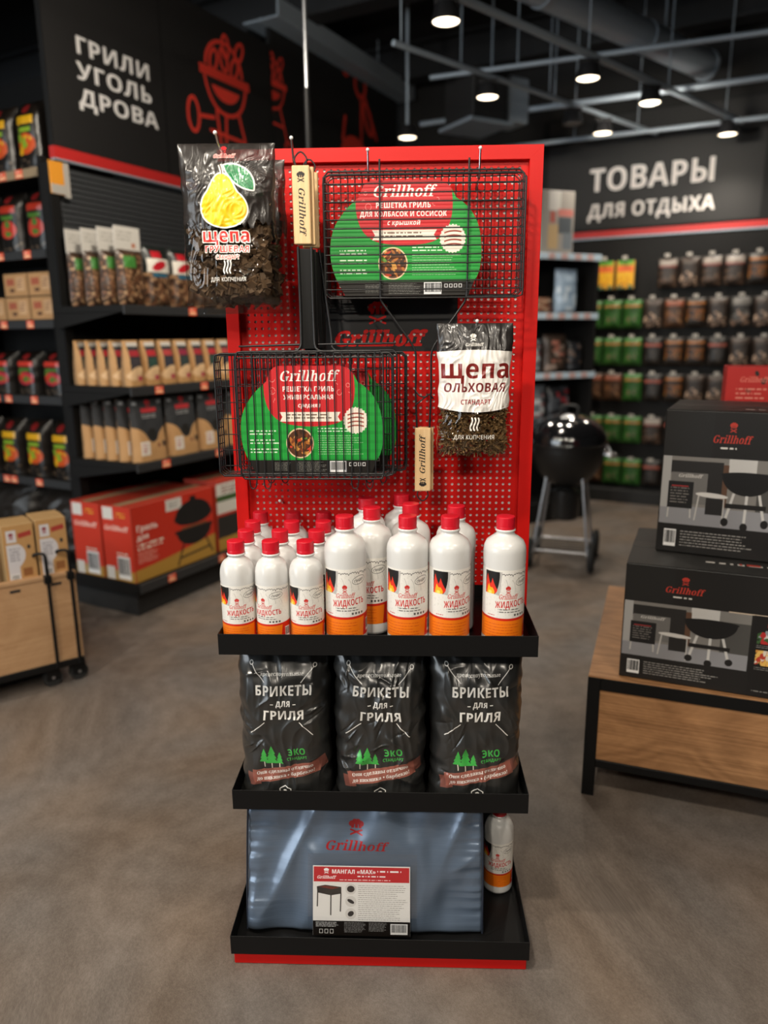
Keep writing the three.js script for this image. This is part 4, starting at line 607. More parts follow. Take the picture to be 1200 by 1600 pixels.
// goods on the run
const kraft = std({ color: lin(0.36, 0.21, 0.1), roughness: 0.8 });
const pouchGeo = (o) => bagGeo({ nx: 14, ny: 18, amp: 0.002, freq: 3, ...o });
function goods(name, cat, geo, mats, list, group, extra) {   // list of [label, place, turn]
  for (const [label, p, turn] of list) { const t = thing(name, label, cat, p, turn, group); part('pack', geo, mats, t); if (extra) extra(t); }
}
{
  const chunk = (c, w, h, y0, seed) => { const r = rng(seed); for (let i = 0; i < 260; i++) { c.fillStyle = ['#6a4730', '#7d5840', '#4c3222', '#8d6a4c', '#382419', '#a58462'][Math.floor(r() * 6)]; c.save(); c.translate(r() * w, y0 + r() * (h - y0)); c.rotate(r() * 3); c.fillRect(-9, -6, 8 + r() * 16, 6 + r() * 12); c.restore(); } };
  const hb = canvasTex(192, 288, (c, w, h) => { c.fillStyle = '#3c2a1e'; c.fillRect(0, 0, w, h); chunk(c, w, h, 30, 3); c.fillStyle = '#3f7a35'; c.fillRect(24, 36, 80, 60); });
  const cb = canvasTex(192, 288, (c, w, h) => { c.fillStyle = '#33261d'; c.fillRect(0, 0, w, h); chunk(c, w, h, 120, 5); c.fillStyle = '#1e2422'; c.fillRect(0, 0, w, 130); c.fillStyle = '#d8d2c6'; c.fillRect(10, 62, 172, 66); c.fillStyle = '#b5202a'; c.fillRect(36, 26, 70, 34); c.beginPath(); c.ellipse(80, 96, 50, 20, -0.3, 0, 7); c.fill(); c.fillStyle = '#2b5d74'; c.fillRect(30, 132, 110, 18); });
  const hm = std({ map: hb, roughness: 0.3 }), cm = std({ map: cb, roughness: 0.3 }), dk = std({ color: lin(0.05, 0.03, 0.02), roughness: 0.4 });
  const g1 = pouchGeo({ w: 0.15, h: 0.24, d: 0.075, top: 0.2, bot: 0.1, botZ: 0.6, seed: 2 });
  const head = rb(0.15, 0.105, 0.004, 0, 0.285, 0, 0.001), cardT = canvasTex(128, 96, (c, w, h) => { c.fillStyle = '#c9c5be'; c.fillRect(0, 0, w, h); bars(c, 14, 20, 80, 3, 14, '#9a968f', 5, 3); c.fillStyle = '#b06a4a'; c.fillRect(84, 62, 18, 18); }), cardM = std({ map: cardT, roughness: 0.6 });
  const L1 = []; for (let i = 0; i < 4; i++) L1.push([`brown firelighter bag with white header card on left top shelf, ${ORD[i]} from the post`, AT(0.222 + i * 0.01, SH[0] + 0.002, 0.085 + i * 0.092), TA]);
  goods('header_bag', 'bag', g1, [hm, dk], L1, 'bags with white header cards', (t) => part('header_card', head, cardM, t, 'white header card'));
  const L2 = []; for (let i = 0; i < 5; i++) L2.push([`dark printed kindling bag on left top shelf, ${ORD[i]} after the header-card bags`, AT(0.412 + i * 0.165, SH[0] + 0.002, 0.36), TA]);
  goods('kindling_bag', 'bag', pouchGeo({ w: 0.155, h: 0.27, d: 0.09, top: 0.3, bot: 0.1, botZ: 0.6, seed: 5 }), [cm, dk], L2, 'printed kindling bags');
  // narrow kraft pouches
  const np = (band, k) => canvasTex(128, 256, (c, w, h) => { c.fillStyle = '#b98d5a'; c.fillRect(0, 0, w, h); c.fillStyle = '#2c2d30'; c.fillRect(20, 20, 90, 150); c.fillStyle = '#c9c4bc'; c.fillRect(20, 12, 90, 22); c.fillStyle = band; c.fillRect(24, 56, 82, 34); c.fillStyle = k; c.fillRect(30, 100, 70, 60); c.fillStyle = '#d6b287'; c.beginPath(); c.ellipse(60, 185, 60, 34, -0.4, 0, 7); c.fill(); c.fillStyle = '#a8324a'; c.fillRect(66, 200, 34, 26); });
  const pm = [['#b5222a', '#24443a'], ['#a8232d', '#3a3438'], ['#8f1f3c', '#2a3a38'], ['#b33a3a', '#30303c']].map(([a, b]) => std({ map: np(a, b), roughness: 0.6 }));
  const g2 = pouchGeo({ w: 0.092, h: 0.205, d: 0.07, top: 0.75, bot: 0, botZ: 1, topZ: 0.04, pw: 5, seed: 8 });
  const add = (label, p, m, geo, nm, group) => { const t = thing(nm, label, 'pouch', p, TA, group); part('pack', geo, [m, kraft], t); };
  for (let i = 0; i < 4; i++) add(`narrow kraft pouch on left second shelf, ${ORD[i]} of the queue behind the front row`, AT(0.188, SH[1] + 0.001, 0.075 + i * 0.077), pm[i % 2], g2, 'kraft_pouch', 'narrow kraft pouches');
  for (let i = 0; i < 9; i++) add(`narrow kraft pouch in front row of left second shelf, ${ORD[i]} from the left`, AT(0.188 + i * 0.105, SH[1] + 0.001, 0.392), pm[(i * 3 + 1) % 4], g2, 'kraft_pouch', 'narrow kraft pouches');
  const wp = canvasTex(256, 384, (c, w, h) => { c.fillStyle = '#bd9160'; c.fillRect(0, 0, w, h); c.fillStyle = '#2b2d30'; c.beginPath(); c.moveTo(0, 0); c.lineTo(w, 0); c.lineTo(w, 170); c.quadraticCurveTo(190, 190, 165, 250); c.quadraticCurveTo(128, 290, 92, 250); c.quadraticCurveTo(70, 190, 0, 170); c.fill(); emblem(c, 128, 34, 44, '#b5242a'); c.fillStyle = '#b5242a'; c.fillRect(70, 60, 116, 26); bars(c, 70, 100, 120, 2, 14, '#aaa', 5, 2); c.fillStyle = '#15130f'; c.beginPath(); c.arc(128, 222, 36, 0, 7); c.fill(); c.fillStyle = '#8b8f94'; c.fillRect(16, 20, 30, 18); c.fillRect(206, 20, 34, 18); c.fillStyle = '#ded8ce'; c.fillRect(30, 262, 66, 84); bars(c, 40, 276, 44, 4, 15, '#b0403a', 6, 4); c.fillStyle = '#7d4a34'; c.fillRect(160, 280, 20, 24); c.fillStyle = '#3a2a20'; c.fillRect(200, 270, 30, 34); });
  const wm = std({ map: wp, roughness: 0.65 }), g3 = pouchGeo({ w: 0.205, h: 0.292, d: 0.072, top: 0.95, bot: 0, botZ: 1, topZ: 0.03, pw: 6, seed: 12 });
  for (let i = 0; i < 4; i++) add(`wide kraft charcoal bag on left third shelf, ${ORD[i]} in the queue behind the front one`, AT(0.24, SH[2] + 0.001, 0.08 + i * 0.08), wm, g3, 'kraft_charcoal_bag', 'wide kraft bags');
  for (let i = 0; i < 4; i++) add(`wide kraft charcoal bag in front row of left third shelf, ${ORD[i]} from the left`, AT(0.245 + i * 0.222, SH[2] + 0.001, 0.4), wm, g3, 'kraft_charcoal_bag', 'wide kraft bags');
}
// red grill cartons at the bottom
const cartonPack = (name, cat, label, p, turn, [w, h, d], faces, group, flaps = true) => {   // faces: right, left, top, bottom, front, back
  const t = thing(name, label, cat, p, turn, group); const g = new RoundedBoxGeometry(w, h, d, 1, 0.003).translate(0, h / 2, 0);
  // plain faces in one body, print laid on the faces that carry it
  part('body', g, faces.plain, t);
  const face = (nm, mat, W, H, place) => part(nm, place(planeUV(W - 0.006, H - 0.006, 0, 0, 0)), mat, t);
  if (faces.front) face('front_print', faces.front, w, h, (q) => q.translate(0, h / 2, d / 2 + 0.0006));
  if (faces.left) face('end_print', faces.left, d, h, (q) => q.rotateY(-Math.PI / 2).translate(-w / 2 - 0.0006, h / 2, 0));
  if (faces.top) face('top_print', faces.top, w, d, (q) => q.rotateX(-Math.PI / 2).translate(0, h + 0.0006, 0));
  if (flaps) part('lid_tape', rb(w * 0.98, 0.0012, 0.05, 0, h + 0.0008, 0, 0.0004), faces.tape ?? faces.plain, t, 'tape along the lid');
  return t;
};
{
  const fr = canvasTex(768, 512, (c, w, h) => {
    c.fillStyle = '#c5301c'; c.fillRect(0, 0, w, h); c.fillStyle = '#b58a3a'; c.beginPath(); c.moveTo(0, 430); c.quadraticCurveTo(300, 420, w, 350); c.lineTo(w, h); c.lineTo(0, h); c.fill();
    c.fillStyle = '#d9d6d0'; c.fillRect(300, 8, 150, 82); bars(c, 330, 30, 90, 3, 16, '#777', 6, 4); txt(c, 'Гриль', 30, 150, 62, '#f0e6de', { align: 'left' }); txt(c, 'для', 30, 210, 58, '#f0e6de', { align: 'left' }); bars(c, 30, 258, 250, 2, 26, '#eed', 12, 3); bars(c, 30, 312, 180, 6, 14, '#e8b8a8', 5, 8);
    c.fillStyle = '#171616'; c.beginPath(); c.ellipse(560, 165, 180, 115, 0, Math.PI, 0); c.fill(); c.fillRect(372, 150, 376, 34); c.beginPath(); c.ellipse(560, 178, 176, 52, 0, 0, Math.PI); c.fill(); c.fillStyle = '#7a4a2c'; c.fillRect(430, 234, 260, 18); c.fillStyle = '#171616'; c.fillRect(372, 250, 376, 24); c.beginPath(); c.ellipse(560, 270, 172, 108, 0, 0, Math.PI); c.fill(); c.strokeStyle = '#171616'; c.lineWidth = 14; for (const [a, b, d, e] of [[450, 350, 380, 500], [670, 350, 735, 480], [410, 450, 715, 430]]) { c.beginPath(); c.moveTo(a, b); c.lineTo(d, e); c.stroke(); } c.fillRect(530, 24, 60, 34);
  });
  const en = canvasTex(256, 512, (c, w, h) => { c.fillStyle = '#c7341d'; c.fillRect(0, 0, w, h); c.fillStyle = '#b08a3c'; c.fillRect(0, 440, w, 72); c.fillStyle = '#d9d6d0'; c.fillRect(10, 8, 90, 84); c.fillRect(8, 420, 70, 90); brand(c, 120, 150, 46, '#f0d8cc'); barcode(c, 110, 340, 110, 160, 6); bars(c, 110, 318, 110, 1, 10, '#eed', 8, 2); bars(c, 120, 40, 100, 2, 22, '#e0a030', 10, 6); });
  const f2 = canvasTex(512, 512, (c, w, h) => { c.fillStyle = '#b9301e'; c.fillRect(0, 0, w, h); c.fillStyle = '#2a2826'; c.fillRect(0, 260, w, 160); c.fillStyle = '#d8d4cc'; c.fillRect(0, 20, w, 90); c.fillRect(0, 150, 240, 90); bars(c, 40, 40, 200, 3, 22, '#7d3a30', 9, 4); c.fillStyle = '#3d5a2c'; c.fillRect(0, 110, w, 40); c.fillStyle = '#b58a3a'; c.fillRect(0, 420, w, 92); });
  const plain = std({ color: lin(0.42, 0.035, 0.015), roughness: 0.6 }), FR = std({ map: fr, roughness: 0.5 }), EN = std({ map: en, roughness: 0.5 }), F2 = std({ map: f2, roughness: 0.5 });
  const tape = std({ color: lin(0.35, 0.25, 0.14), roughness: 0.5 });
  cartonPack('grill_carton', 'carton', 'front red grill carton with two-tier grill picture at the shelf foot', AT(0.33, SH[3] + 0.001, 0.355), TA, [0.56, 0.365, 0.195], { plain, front: FR, left: EN, tape }, 'red grill cartons');
  cartonPack('grill_carton', 'carton', 'red grill carton behind the picture one, its end showing', AT(0.33, SH[3] + 0.001, 0.148), TA, [0.56, 0.365, 0.195], { plain, front: FR, left: EN, tape }, 'red grill cartons');
  cartonPack('grill_carton', 'carton', 'red carton with black and white bands beside the picture one', AT(0.915, SH[3] + 0.001, 0.34), TA, [0.56, 0.385, 0.22], { plain, front: F2, tape }, 'red grill cartons');
}
// end unit to the left of the post
const EY = [2.055, 1.7, 1.378, 1.01, 0.585];
{
  const o = grid(-0.03, 0, 0.17), t = thing('end_shelving', 'black end shelving at the far left edge with charcoal bags', 'shelving', o, TW);
  part('back_panel', bx(1.0, 2.6, 0.02, -0.53, 1.3, -0.42), shelfBlack, t); part('side_panel', rb(0.022, 2.1, 0.42, -0.04, 1.05, -0.21, 0.003), shelfBlack, t); part('side_panel', rb(0.022, 2.6, 0.42, -1.04, 1.3, -0.21, 0.003), shelfBlack, t);
  EY.forEach((y, i) => shelf(t, -1.03, -0.055, -0.41, -0.0, y, i ? [-0.15 - i * 0.035, -0.35 - i * 0.035, -0.55] : [-0.18, -0.3, -0.42], i ? railGrey : std({ color: lin(0.3, 0.22, 0.13), roughness: 0.6 })));
  part('base_deck', rb(0.98, 0.15, 0.42, -0.54, 0.075, -0.21, 0.004), shelfBlack, t);
  const P = (x, y, z) => [o[0] + x * CN - z * SN, y, o[2] + x * SN + z * CN];
  const cb = (bg, cols, seed) => canvasTex(192, 288, (c, w, h) => { c.fillStyle = bg; c.fillRect(0, 0, w, h); const r = rng(seed); c.fillStyle = '#7e1d1d'; c.beginPath(); c.ellipse(96, 34, 26, 20, 0, 0, 7); c.fill(); c.fillStyle = cols[0]; c.fillRect(34, 66, 124, 34); c.fillStyle = cols[1]; c.fillRect(50, 112, 92, 20); c.fillStyle = cols[2]; c.beginPath(); c.ellipse(96, 180, 64, 44, 0, 0, 7); c.fill(); for (let i = 0; i < 14; i++) { c.fillStyle = cols[Math.floor(r() * cols.length)]; c.beginPath(); c.arc(50 + r() * 92, 150 + r() * 60, 8 + r() * 14, 0, 7); c.fill(); } c.fillStyle = '#6b5a49'; for (let i = 0; i < 12; i++) c.fillRect(r() * w, 240 + r() * 40, 14, 8); });
  const bm = [cb('#17130f', ['#c8401c', '#5f8a2a', '#d9a51c'], 3), cb('#15120f', ['#b23320', '#4c7a2c', '#c43a2c'], 4), cb('#1b150f', ['#c77a1f', '#5c7a20', '#c9b28c'], 5), cb('#15110e', ['#c2382a', '#54742a', '#b52f3a'], 6), cb('#1a1511', ['#d8a31a', '#82a52c', '#c8501c'], 7)].map((m) => std({ map: m, roughness: 0.32 }));
  const dk = std({ color: lin(0.012, 0.01, 0.009), roughness: 0.35 });
  const say = ['top', 'second', 'third', 'fourth', 'lowest'];
  const hs = [0.3, 0.275, 0, 0.215, 0.29];
  EY.forEach((y, i) => { if (i === 2) return; const g = pouchGeo({ w: 0.175, h: hs[i], d: 0.13, top: 0.3, bot: 0, botZ: 0.9, topZ: 0.1, pw: 4, seed: 3 + i });
    for (let k = 0; k < 4; k++) { const t2 = thing('charcoal_bag', `black charcoal bag with bright fruit-coloured print, ${say[i]} shelf of the far-left unit, ${ORD[k]} from the post`, 'bag', P(-0.155 - k * 0.2, y + 0.001, -0.1), TW, 'charcoal bags on the far-left unit'); t2.userData.label = `black charcoal bag on far-left unit, ${say[i]} shelf, ${ORD[k]} from the post`; part('pack', g, [bm[(i + (i === 0 ? 4 : 0)) % 5], dk], t2); } });
  // wooden-looking small cartons on the third shelf
  const ct = canvasTex(128, 96, (c, w, h) => { c.fillStyle = '#b58a5c'; c.fillRect(0, 0, w, h); c.fillStyle = '#a2553c'; c.fillRect(14, 20, 44, 30); c.fillStyle = '#c9a27a'; c.fillRect(70, 14, 44, 60); c.fillStyle = '#5b3a26'; c.fillRect(30, 64, 26, 16); bars(c, 74, 24, 34, 3, 14, '#7c5236', 5, 3); }), cf = std({ map: ct, roughness: 0.65 }), cp = std({ color: lin(0.33, 0.2, 0.095), roughness: 0.7 });
  for (let k = 0; k < 3; k++) for (let j = 0; j < 2; j++) { if (k === 2 && j) continue; cartonPack('firewood_carton', 'carton', `small tan carton on far-left third shelf, ${['lower', 'upper'][j]}, ${ORD[k]} from the post`, P(-0.14 - k * 0.185, EY[2] + 0.001 + j * 0.112, -0.09), TW, [0.175, 0.108, 0.14], { plain: cp, front: cf }, 'small tan cartons', false); }
  const bk = std({ color: lin(0.018, 0.014, 0.011), roughness: 0.4 });
  for (let k = 0; k < 2; k++) { const t2 = thing('charcoal_sack', `large dark charcoal sack at the foot of the far-left unit, ${['right', 'left'][k]} one`, 'sack', P(-0.27 - k * 0.42, 0.152, -0.17), TW, 'large dark sacks'); part('sack', bagGeo({ w: 0.4, h: 0.36, d: 0.22, nx: 20, ny: 20, top: 0.4, bot: 0.1, topZ: 0.25, botZ: 0.7, pw: 4, amp: 0.012, freq: 2.4, seed: 4 + k }), [bk, bk], t2); part('top_fold', rb(0.36, 0.012, 0.05, 0, 0.36, 0, 0.004), bk, t2); }
}

// ---------- plywood crate on wheels ----------
{
  const A = -37 * Math.PI / 180, t = thing('plywood_crate', 'pale plywood crate on a black wheeled base at the left edge', 'crate', [-1.252, 0, -1.268], -A);
  // local x runs along the long front, z faces the viewer; the right end is at x = 0.145
  const xr = 0.14, W = 1.1, D = 0.5, x0 = xr - W, xm = xr - W / 2;
  for (let k = 0; k < 3; k++) part('front_panel', boxM(W / 3 - 0.002, 0.33, 0.015, x0 + W / 3 * (k + 0.5), 0.265, -0.008), M.ply, t);
  part('side_panel', boxM(0.008, 0.33, D - 0.03, xr - 0.004, 0.265, -D / 2), M.ply, t); part('side_panel', boxM(0.015, 0.33, D - 0.03, x0 + 0.0075, 0.265, -D / 2), M.ply, t); part('back_panel', boxM(W, 0.33, 0.015, xm, 0.265, -D + 0.0075), M.ply, t); part('bottom_panel', boxM(W - 0.03, 0.012, D - 0.03, xm, 0.112, -D / 2), M.ply, t);
  part('top_edge', boxM(W, 0.012, 0.026, xm, 0.436, -0.008), M.ply, t);
  for (let k = 0; k < 7; k++) part('slot', rb(0.035, 0.01, 0.003, xr - 0.07 - k * 0.14, 0.405, 0.0, 0.001), M.blackMatte, t, 'dark grip slot');
  part('chassis', rb(W, 0.028, D, xm, 0.086, -D / 2 + 0.004, 0.004), M.blackMetal, t);
  for (const x of [xr - 0.02, xr - 0.115, x0 + 0.06]) for (const z of [-0.03, -D + 0.06]) { const c = new THREE.Group(); c.name = 'caster'; c.position.set(x, 0, z); t.add(c); part('wheel', new THREE.CylinderGeometry(0.034, 0.034, 0.022, 20).rotateX(Math.PI / 2).translate(0, 0.034, 0), M.rubber, c); part('fork', rb(0.05, 0.05, 0.036, 0, 0.052, 0, 0.004), M.blackMetal, c); part('bolt', new THREE.CylinderGeometry(0.006, 0.006, 0.03, 10).rotateX(Math.PI / 2).translate(0, 0.036, 0.004), M.steel, c); }
  for (const x of [xr - 0.02, xr - 0.1]) { part('stake', rb(0.011, 0.44, 0.011, x, 0.3, 0.012, 0.002), M.blackMetal, t, 'upright black stake'); part('stake_hook', tube([[x, 0.515, 0.012], [x - 0.006, 0.528, 0.008], [x - 0.03, 0.528, -0.004], [x - 0.036, 0.52, -0.01]], 0.0058, { seg: 14 }), M.blackMetal, t); part('clamp', rb(0.026, 0.028, 0.03, x, 0.43, 0.004, 0.003), M.blackMetal, t); }
  const ct = canvasTex(192, 320, (c, w, h) => { c.fillStyle = '#b98d58'; c.fillRect(0, 0, w, h); speckle(c, w, h, 900, ['#a67a47', '#c89f6b'], 3, 1, 4, 0.4); c.scale(1, 0.46); c.fillStyle = '#cfccd0'; c.fillRect(20, 22, 62, 60); emblem(c, 50, 50, 30, '#8a2f38'); c.beginPath(); c.moveTo(14, 92); c.lineTo(90, 92); c.quadraticCurveTo(146, 120, 124, 170); c.quadraticCurveTo(100, 200, 86, 205); c.lineTo(86, 306); c.lineTo(14, 306); c.fill(); bars(c, 30, 112, 70, 5, 14, '#8d8992', 6, 4); barcode(c, 24, 240, 52, 54, 9); c.fillStyle = '#a5362a'; c.save(); c.rotate(-0.12); c.fillRect(88, 52, 84, 24); c.restore(); c.fillStyle = '#2b2724'; c.beginPath(); c.arc(156, 112, 11, 0, 7); c.fill(); c.fillStyle = '#8d5a2f'; c.fillRect(104, 216, 60, 40); });
  const f = std({ map: ct, roughness: 0.7 }), p = std({ color: lin(0.42, 0.26, 0.11), roughness: 0.75 }), ca = Math.cos(-A), sa = Math.sin(-A), P = (x, y, z) => [-1.252 + x * ca + z * sa, y, -1.268 - x * sa + z * ca];
  for (let k = 0; k < 2; k++) cartonPack('tan_carton', 'carton', `tall tan carton with white label standing in the crate, ${['right', 'left'][k]} one`, P(0.0775 - k * 0.112, 0.119, -0.093), -A, [0.106, 0.53 - k * 0.006, 0.14], { plain: p, front: f }, 'tan cartons in the crate');
  const t3 = thing('charcoal_sack', 'black glossy charcoal sack standing in the crate, cut by the frame', 'sack', P(-0.26, 0.119, -0.16), -A); const sk = std({ color: lin(0.012, 0.012, 0.013), roughness: 0.3 }); part('sack', bagGeo({ w: 0.26, h: 0.62, d: 0.2, nx: 24, ny: 36, top: 0.3, bot: 0.08, topZ: 0.2, botZ: 0.7, pw: 4, amp: 0.012, freq: 2.4, seed: 9 }), [sk, sk], t3); part('top_fold', rb(0.23, 0.012, 0.04, 0, 0.62, 0, 0.004), sk, t3);
}

// ---------- back wall: sign, pegged goods ----------
{
  const o = grid(0, 0, 3.735), P = (x, y, z) => [o[0] + x * CN - z * SN, y, o[2] + x * SN + z * CN];
  const t = thing('wall_sign', 'wide black wall sign with white lettering and red stripe', 'sign', P(3.6, 2.0, -0.01), TW);
  part('board', bx(4.8, 0.8, 0.03, 0, 0.46, 0), signBlack, t); part('stripe', bx(4.8, 0.042, 0.036, 0, 0.03, 0), std({ color: lin(0.5, 0.02, 0.018), roughness: 0.5 }), t, 'red stripe'); part('light_lip', bx(4.8, 0.01, 0.04, 0, 0.0, 0.004), M.greyMetal, t);
  part('lettering', planeUV(1.5, 0.78, -1.6, 0.46, 0.0162), std({ map: canvasTex(1200, 624, (c, w, h) => { c.fillStyle = '#181717'; c.fillRect(0, 0, w, h); const put = (s, y, size, wd, x0) => { F(c, size); txt(c, s, x0, y, size, '#ece6e2', { align: 'left', sx: wd / c.measureText(s).width }); }; put('ТОВАРЫ', 350, 178, 712, 254); put('ДЛЯ ОТДЫХА', 524, 112, 712, 254); }), roughness: 0.6 }), t, 'white lettering');
  const pb = thing('pegboard_panel', 'black peg panel with rows of hooks under the right wall sign', 'panel', P(3.6, 0, 0), TW);
  part('panel', bx(4.7, 1.98, 0.03, 0, 0.995, 0), shelfBlack, pb); part('base', rb(4.7, 0.1, 0.16, 0, 0.05, 0.08, 0.004), M.blackMatte, pb);
  const art = (bg, bands, seed, blobs) => canvasTex(128, 192, (c, w, h) => { c.fillStyle = bg; c.fillRect(0, 0, w, h); for (const [col, y, hh] of bands) { c.fillStyle = col; c.fillRect(8, y, w - 16, hh); } const r = rng(seed); for (let i = 0; i < 26; i++) { c.fillStyle = blobs[Math.floor(r() * blobs.length)]; c.beginPath(); c.ellipse(14 + r() * 100, 90 + r() * 90, 5 + r() * 12, 4 + r() * 9, r() * 3, 0, 7); c.fill(); } });
  const K = {
    orange: [art('#d99a1c', [['#5f9a2c', 0, 30], ['#d9632a', 36, 40], ['#e0a81e', 84, 60], ['#2f5a4a', 160, 32]], 3, ['#e2b32c', '#c9861c', '#d99a1c']), 'orange and green carton'],
    green: [art('#24501b', [['#316c23', 4, 24], ['#9a6c34', 34, 18]], 5, ['#2d5f22', '#1d4416', '#3b6c2b', '#6a5a42']), 'green pouch'],
    brown: [art('#2b211b', [['#3a2c24', 10, 30]], 6, ['#8d735e', '#5d4636', '#b49a86', '#3d2e25']), 'dark brown pouch'],
    white: [art('#281f19', [['#8d837b', 14, 44], ['#84483f', 50, 12]], 7, ['#4a382c', '#5d4636', '#30241c']), 'brown pouch with pale top'],
    amber: [art('#1f1812', [['#8a5220', 24, 20], ['#6d3f18', 70, 70]], 8, ['#9a6424', '#6d3f18', '#2c2016', '#201a16', '#181310']), 'amber and black pouch'],
    grey: [art('#2b2825', [['#6a6662', 14, 40]], 9, ['#6d6864', '#4b4642', '#8c6f5c']), 'grey printed pouch'],
    rust: [art('#432b1a', [['#83432b', 18, 30]], 10, ['#6d482c', '#55351f', '#7d5a3c', '#2c1d13']), 'rust brown pouch'],
    dark: [art('#16120f', [['#8f4a3c', 40, 22]], 11, ['#231c17', '#2c231c', '#1a1512']), 'black pouch with small red band'],
  };
  const mats = Object.fromEntries(Object.entries(K).map(([k, v]) => [k, std({ map: v[0], roughness: 0.45 })])), dk = std({ color: lin(0.02, 0.016, 0.012), roughness: 0.4 });
  const gp = pouchGeo({ w: 0.141, h: 0.205, d: 0.05, top: 0.25, bot: 0.2, seed: 4, nx: 10, ny: 14 });
  const rows = [[1.62, 'O O . W B W W A G A'], [1.335, 'N N N B R A B G B A'], [1.058, 'G? N N D A A D B B D'], [0.79, 'R R N D A B B D'], [0.465, 'N N N W D A B'], [0.135, 'R N N D B D']];
  const code = { O: 'orange', N: 'green', B: 'brown', W: 'white', A: 'amber', G: 'grey', R: 'rust', D: 'dark' };
  const rowName = ['top', 'second', 'third', 'fourth', 'fifth', 'lowest'];
  rows.forEach(([y, s], j) => s.split(' ').forEach((q, i) => {
    const k = q === 'G?' ? 'green' : code[q]; const x = 1.745 + i * 0.148 + j * 0.018 - (j ? 0.1 : 0);
    if (!k) return;
    const h = part('peg_hook', rod([x - 3.6, y + 0.2085, 0.012], [x - 3.6, y + 0.2095, 0.15], 0.0028, 6), M.steel, pb); part('price_tag', rb(0.036, 0.022, 0.002, x - 3.6, y + 0.2185, 0.15, 0.0006), M.tagWhite, h, 'pale price tag');
    const box = k === 'orange'; const t2 = thing(box ? 'orange_carton' : 'snack_pouch', `${K[k][1]} on the back wall, ${rowName[j]} row, ${ORD[i]} from the left`, box ? 'carton' : 'pouch', P(x, y, 0.07), TW, 'goods on the back wall');
    if (box) { part('body', rb(0.13, 0.205, 0.05, 0, 0.1025, 0, 0.002), std({ color: lin(0.02, 0.06, 0.055), roughness: 0.5 }), t2); part('front_print', planeUV(0.128, 0.2, 0, 0.1025, 0.0256), mats[k], t2); }
    else part('pack', gp, [mats[k], dk], t2);
  }));
}
